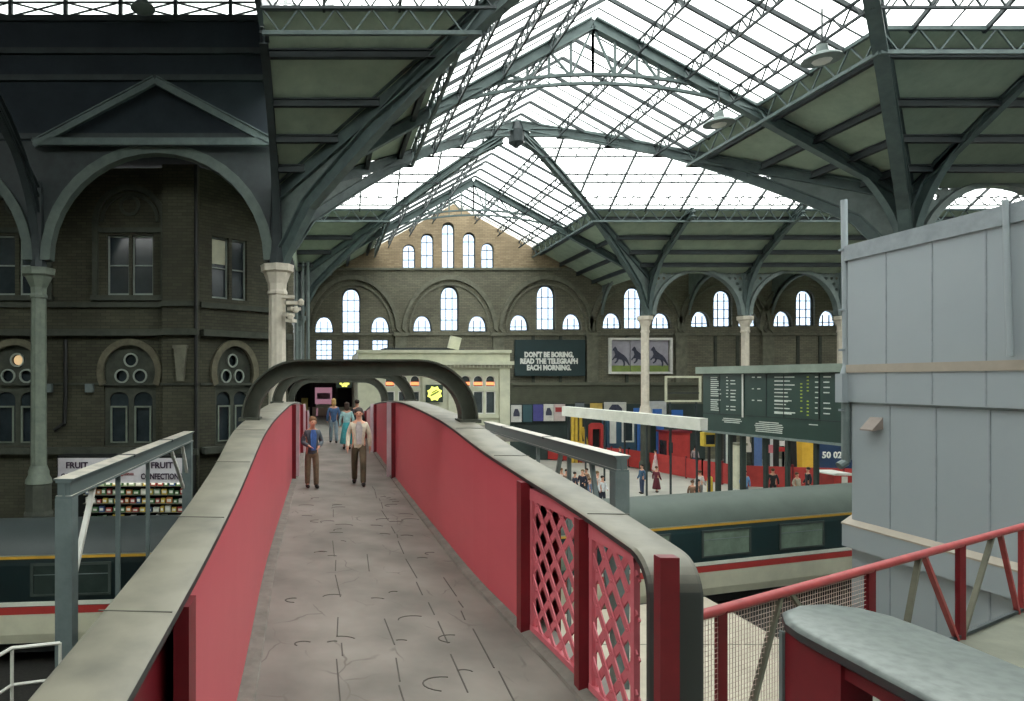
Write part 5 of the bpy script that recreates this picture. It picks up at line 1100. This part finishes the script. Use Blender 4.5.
def person(lab, loc, face, h=1.75, top=(90, 90, 90), legs=(60, 60, 60), hair=(60, 45, 35), shoes=(40, 34, 30), stride=.18, lean=0., look=0., arms='down', jacket=None, skirt=False, fine=False, long_hair=False, bag=None, group=None, head_down=0.):
    """local frame: faces -y, built for 1.75 m then scaled"""
    t = bpy.data.objects.new('person', None); C.objects.link(t); t.empty_display_size = .2; ORG[t.name] = Vector(); tag(t, lab, 'person', group)
    s = stride; ly_ = lambda z: -lean*(z-.95)
    hy = ly_(1.55)-head_down*.06
    sh = [(.165, ly_(1.4), 1.395), (-.165, ly_(1.4), 1.395)]
    if arms == 'down': el = [(.245, ly_(1.14)+.03, 1.14), (-.245, ly_(1.14)+.05, 1.14)]; wr = [(.255, ly_(1.)-.03+s*.3, .9), (-.255, ly_(1.)-.08-s*.3, .9)]
    elif arms == 'front': el = [(.25, ly_(1.15)+.0, 1.14), (-.25, ly_(1.15), 1.14)]; wr = [(.13, ly_(1.1)-.22, 1.06), (-.15, ly_(1.1)-.22, 1.08)]
    else: el = [(.26, ly_(1.15), 1.15), (-.245, ly_(1.15)+.04, 1.14)]; wr = [(.16, ly_(1.1)-.2, 1.0), (-.255, ly_(1.)-.06, .9)]
    hd = []
    for (ex, ey, ez), (wx, wy, wz) in zip(el, wr):
        dd = (V(wx, wy, wz)-V(ex, ey, ez)).normalized(); hd.append(tuple(V(wx, wy, wz)+dd*.09))
    kn = [(.10, -s*.75, .5), (-.10, s*.35, .5)]; an = [(.10, -s, .085), (-.10, s*1.1, .10)]
    N = [(0, 0, .95, .14, .10), (0, ly_(1.15), 1.15, .13, .095), (0, ly_(1.36), 1.36, .155, .10), (0, ly_(1.49), 1.49, .058), (0, hy-.005, 1.56, .062), (0, hy-.015, 1.63, .085, .1), (0, hy-.01, 1.69, .082, .098), (0, hy-.005, 1.74, .05)]
    E = [(0, 1), (1, 2), (2, 3), (3, 4), (4, 5), (5, 6), (6, 7)]
    for k in (0, 1):
        b0 = len(N); N += [(*sh[k], .062), (*el[k], .044), (*wr[k], .03), (*hd[k], .036, .02)]; E += [(2, b0), (b0, b0+1), (b0+1, b0+2), (b0+2, b0+3)]
        if fine:
            dd = (V(*hd[k])-V(*wr[k])).normalized(); sd = V(0, 1, 0) if abs(dd.x) < .6 else V(0, 0, 1); sd = (sd-dd*sd.dot(dd)).normalized()
            for f_, (o_, l_) in enumerate(((-.027, .06), (-.009, .072), (.009, .07), (.027, .055))):
                b1 = len(N); p1 = V(*hd[k])+sd*o_+dd*.03; p2 = p1+dd*l_+V(-.012 if k == 0 else .012, 0, 0); N += [(*p1, .009), (*p2, .0075)]; E += [(b0+3, b1), (b1, b1+1)]
            b1 = len(N); p1 = V(*wr[k])+dd*.05-sd*.035; p2 = p1+dd*.04-sd*.018; N += [(*p1, .011), (*p2, .009)]; E += [(b0+2, b1), (b1, b1+1)]
    for k, sg in ((0, 1), (1, -1)):
        b0 = len(N); N += [(.085*sg, 0, .87, .088), (*kn[k], .058), (*an[k], .038), (an[k][0]+.01*sg, an[k][1]-.13, .045, .034, .028)]; E += [(0, b0), (b0, b0+1), (b0+1, b0+2), (b0+2, b0+3)]
    body = obj_from(skin_mesh(N, E, 1), 'body', skin_m, t)
    # clothes
    g = .018 if not jacket else .014
    S = [(0, 0, .80, .17, .13), (0, 0, .93, .17, .13), (0, ly_(1.13), 1.13, .158, .12), (0, ly_(1.34), 1.34, .175, .122), (0, ly_(1.46), 1.46, .085, .08)]; SE = [(0, 1), (1, 2), (2, 3), (3, 4)]
    for k in (0, 1): b0 = len(S); S += [(sh[k][0]*1.0, sh[k][1], sh[k][2], .07), (*el[k], .062), (*V(*wr[k]).lerp(V(*hd[k]), .45), .047)]; SE += [(3, b0), (b0, b0+1), (b0+1, b0+2)]
    obj_from(skin_mesh(S, SE, 1), 'jacket' if jacket else 'shirt', cloth(jacket or top), t)
    if jacket:
        m = MB(); m.prism([V(-.05, ly_(1.0)-.145, .95), V(.06, ly_(1.0)-.145, .95), V(.085, ly_(1.3)-.13, 1.34), V(.05, ly_(1.46)-.09, 1.46), V(-.04, ly_(1.46)-.09, 1.46), V(-.075, ly_(1.3)-.13, 1.34)], (0, .05, 0)); m.build('shirt_front', cloth(top), t)
    if skirt:
        m = MB(); m.lathe((0, 0, 0), [(.26, .22), (.27, .25), (.2, .7), (.15, 1.0), (.14, 1.02)], 16); m.build('skirt', cloth(legs), t, True)
    else:
        T = [(0, 0, .93, .15, .11), (0, 0, 1.04, .135, .1)]; TE = [(0, 1)]
        for k, sg in ((0, 1), (1, -1)): b0 = len(T); T += [(.085*sg, 0, .86, .105), (*kn[k], .082), (*an[k][:2], an[k][2]-.045, .07)]; TE += [(0, b0), (b0, b0+1), (b0+1, b0+2)]
        obj_from(skin_mesh(T, TE, 1), 'trousers', cloth(legs), t)
    for k, sg in ((0, 1), (1, -1)): MB().ellipsoid((an[k][0]+.005*sg, an[k][1]-.055, .05), (.05, .145, .05), 10, 6).build('shoe', cloth(shoes), t, True)
    m = MB(); m.ellipsoid((0, hy+.02, 1.705), (.1, .112, .09), 12, 8)
    if long_hair: m.ellipsoid((0, hy+.06, 1.6), (.1, .07, .14), 12, 8)
    m.build('hair', cloth(hair), t, True)
    if fine:
        m = MB(); m.ellipsoid((0, hy-.115, 1.625), (.014, .022, .024), 8, 6); m.build('nose', skin_m, t, True)
        for sg in (-1, 1):
            MB().ellipsoid((.033*sg, hy-.1, 1.652), (.014, .01, .008), 8, 6).build('eye', cloth((40, 34, 30)), t, True); MB().ellipsoid((.09*sg, hy+.0, 1.635), (.012, .02, .032), 8, 6).build('ear', skin_m, t, True)
        MB().ellipsoid((0, hy-.1, 1.585), (.026, .01, .006), 8, 5).build('mouth', cloth((150, 80, 76)), t, True)
    if bag: MB().cbox(bag[0], bag[1]).build('bag', cloth(bag[2]), t)
    t.location = loc; t.rotation_euler = (0, 0, face); t.scale = (h/1.75,)*3
    return t
pi = math.pi
person('person in blue shirt and open dark jacket at the left bridge parapet', (-.28, 15.0, DZ+.01), .25, 1.62, (70, 110, 180), (122, 106, 84), (120, 84, 56), jacket=(84, 92, 100), stride=.05, lean=.1, arms='front', fine=True, head_down=.8)
person('person in cream jacket and brown trousers walking toward the viewer', (.83, 15.5, DZ+.01), -.05, 1.8, (186, 178, 176), (92, 80, 60), (70, 64, 60), jacket=(216, 206, 184), stride=.24, fine=True)
person('person with fair hair and denim jacket walking away in pale jeans', (.38, 25.8, DZ+.01), pi+.1, 1.72, (60, 92, 130), (134, 156, 166), (176, 146, 90), stride=.12, long_hair=True)
person('person in pale turquoise top and long turquoise skirt walking away', (.82, 23.4, DZ+.01), pi, 1.66, (160, 206, 206), (70, 170, 176), (70, 56, 46), stride=.08, skirt=True, long_hair=True, bag=((-.25, -.1, 1.0), (.1, .28, .26), (190, 196, 190)))
person('person in dark coat partly hidden behind the person in cream jacket', (1.25, 24.6, DZ+.01), pi, 1.72, (60, 60, 66), (50, 50, 54), (50, 40, 34), stride=.1)
FP = [(642, 40, 1.78, (64, 96, 124), (50, 66, 96), 'person in blue denim jacket and jeans right of the steel gantry post', {}), (656.5, 40.5, 1.6, (112, 40, 56), (100, 36, 50), 'person in maroon dress beside the coach roof', {'skirt': True}),
      (655.5, 49, 1.7, (220, 186, 190), (210, 196, 190), 'person in pale pink clothes standing by the red barrier', {'skirt': True}), (745, 37.5, 1.74, (120, 166, 216), (90, 100, 120), 'person in light blue shirt under the departure board', {}),
      (773, 38, 1.8, (44, 48, 52), (40, 44, 48), 'person in dark suit between the departure board posts', {}), (797, 37, 1.7, (190, 186, 166), (160, 156, 140), 'person in pale beige coat left of the yellow locomotive', {}), (808, 38, 1.86, (38, 42, 50), (36, 38, 44), 'dark dressed tall person in front of the yellow locomotive', {}),
      (692.5, 34.8, 1.6, (130, 100, 80), (90, 80, 70), 'person with brown hair mostly hidden by the coach roof, left of a pair', {}), (698.5, 35, 1.62, (120, 96, 80), (90, 80, 70), 'person with brown hair mostly hidden by the coach roof, right of a pair', {}),
      (695, 51.5, 1.72, (226, 206, 206), (90, 110, 150), 'person in white top behind the red fence by the yellow monitor', {}), (620, 50.5, 1.78, (40, 44, 58), (40, 42, 50), 'person in dark coat in front of the blue grey shop front', {}), (606, 51.5, 1.6, (58, 96, 84), (60, 70, 70), 'person in green top near the red framed booth', {}), (700, 38.2, 1.66, (206, 200, 196), (120, 120, 120), 'person in whitish top beside the yellow bollard', {})]
QP = [(561.5, 39, (206, 186, 176), 1.68, 'person in pale top leftmost of the group behind the gantry beam'), (566.5, 38, (130, 110, 96), 1.74, 'person in brown top second from left behind the gantry beam'), (575, 38, (60, 66, 84), 1.6, 'person in navy top behind the gantry beam'), (582.5, 37.5, (34, 40, 60), 1.8, 'person in dark navy coat in the middle of the group behind the gantry'),
      (590, 36, (90, 110, 140), 1.55, 'person in blue grey top low in the group behind the gantry'), (597.5, 37, (222, 210, 206), 1.78, 'person in white and pink top right of the group behind the gantry'), (602.5, 36, (216, 218, 222), 1.66, 'person in white shirt and dark trousers next to the gantry brace'), (586.5, 39.5, (150, 120, 100), 1.6, 'person in tan top half hidden in the group behind the gantry')]
rp = random.Random(3)
for px, Y, h_, tc_, lc, lab, kw in FP: p = P0(px, Y); person(lab, (p.x, p.y, .01), rp.uniform(-2.5, 2.5), h_, tc_, lc, rp.choice([(60, 46, 36), (90, 66, 46), (40, 34, 30)]), stride=rp.uniform(.03, .16), **kw)
for px, Y, tc_, h_, lab in QP: p = P0(px, Y); person(lab, (p.x, p.y, .01), rp.uniform(-2.5, 2.5), h_, tc_, rp.choice([(50, 54, 66), (70, 66, 60), (44, 48, 60)]), rp.choice([(60, 46, 36), (120, 96, 66), (40, 34, 30)]), stride=rp.uniform(.03, .1), arms=rp.choice(['down', 'front', 'one']))
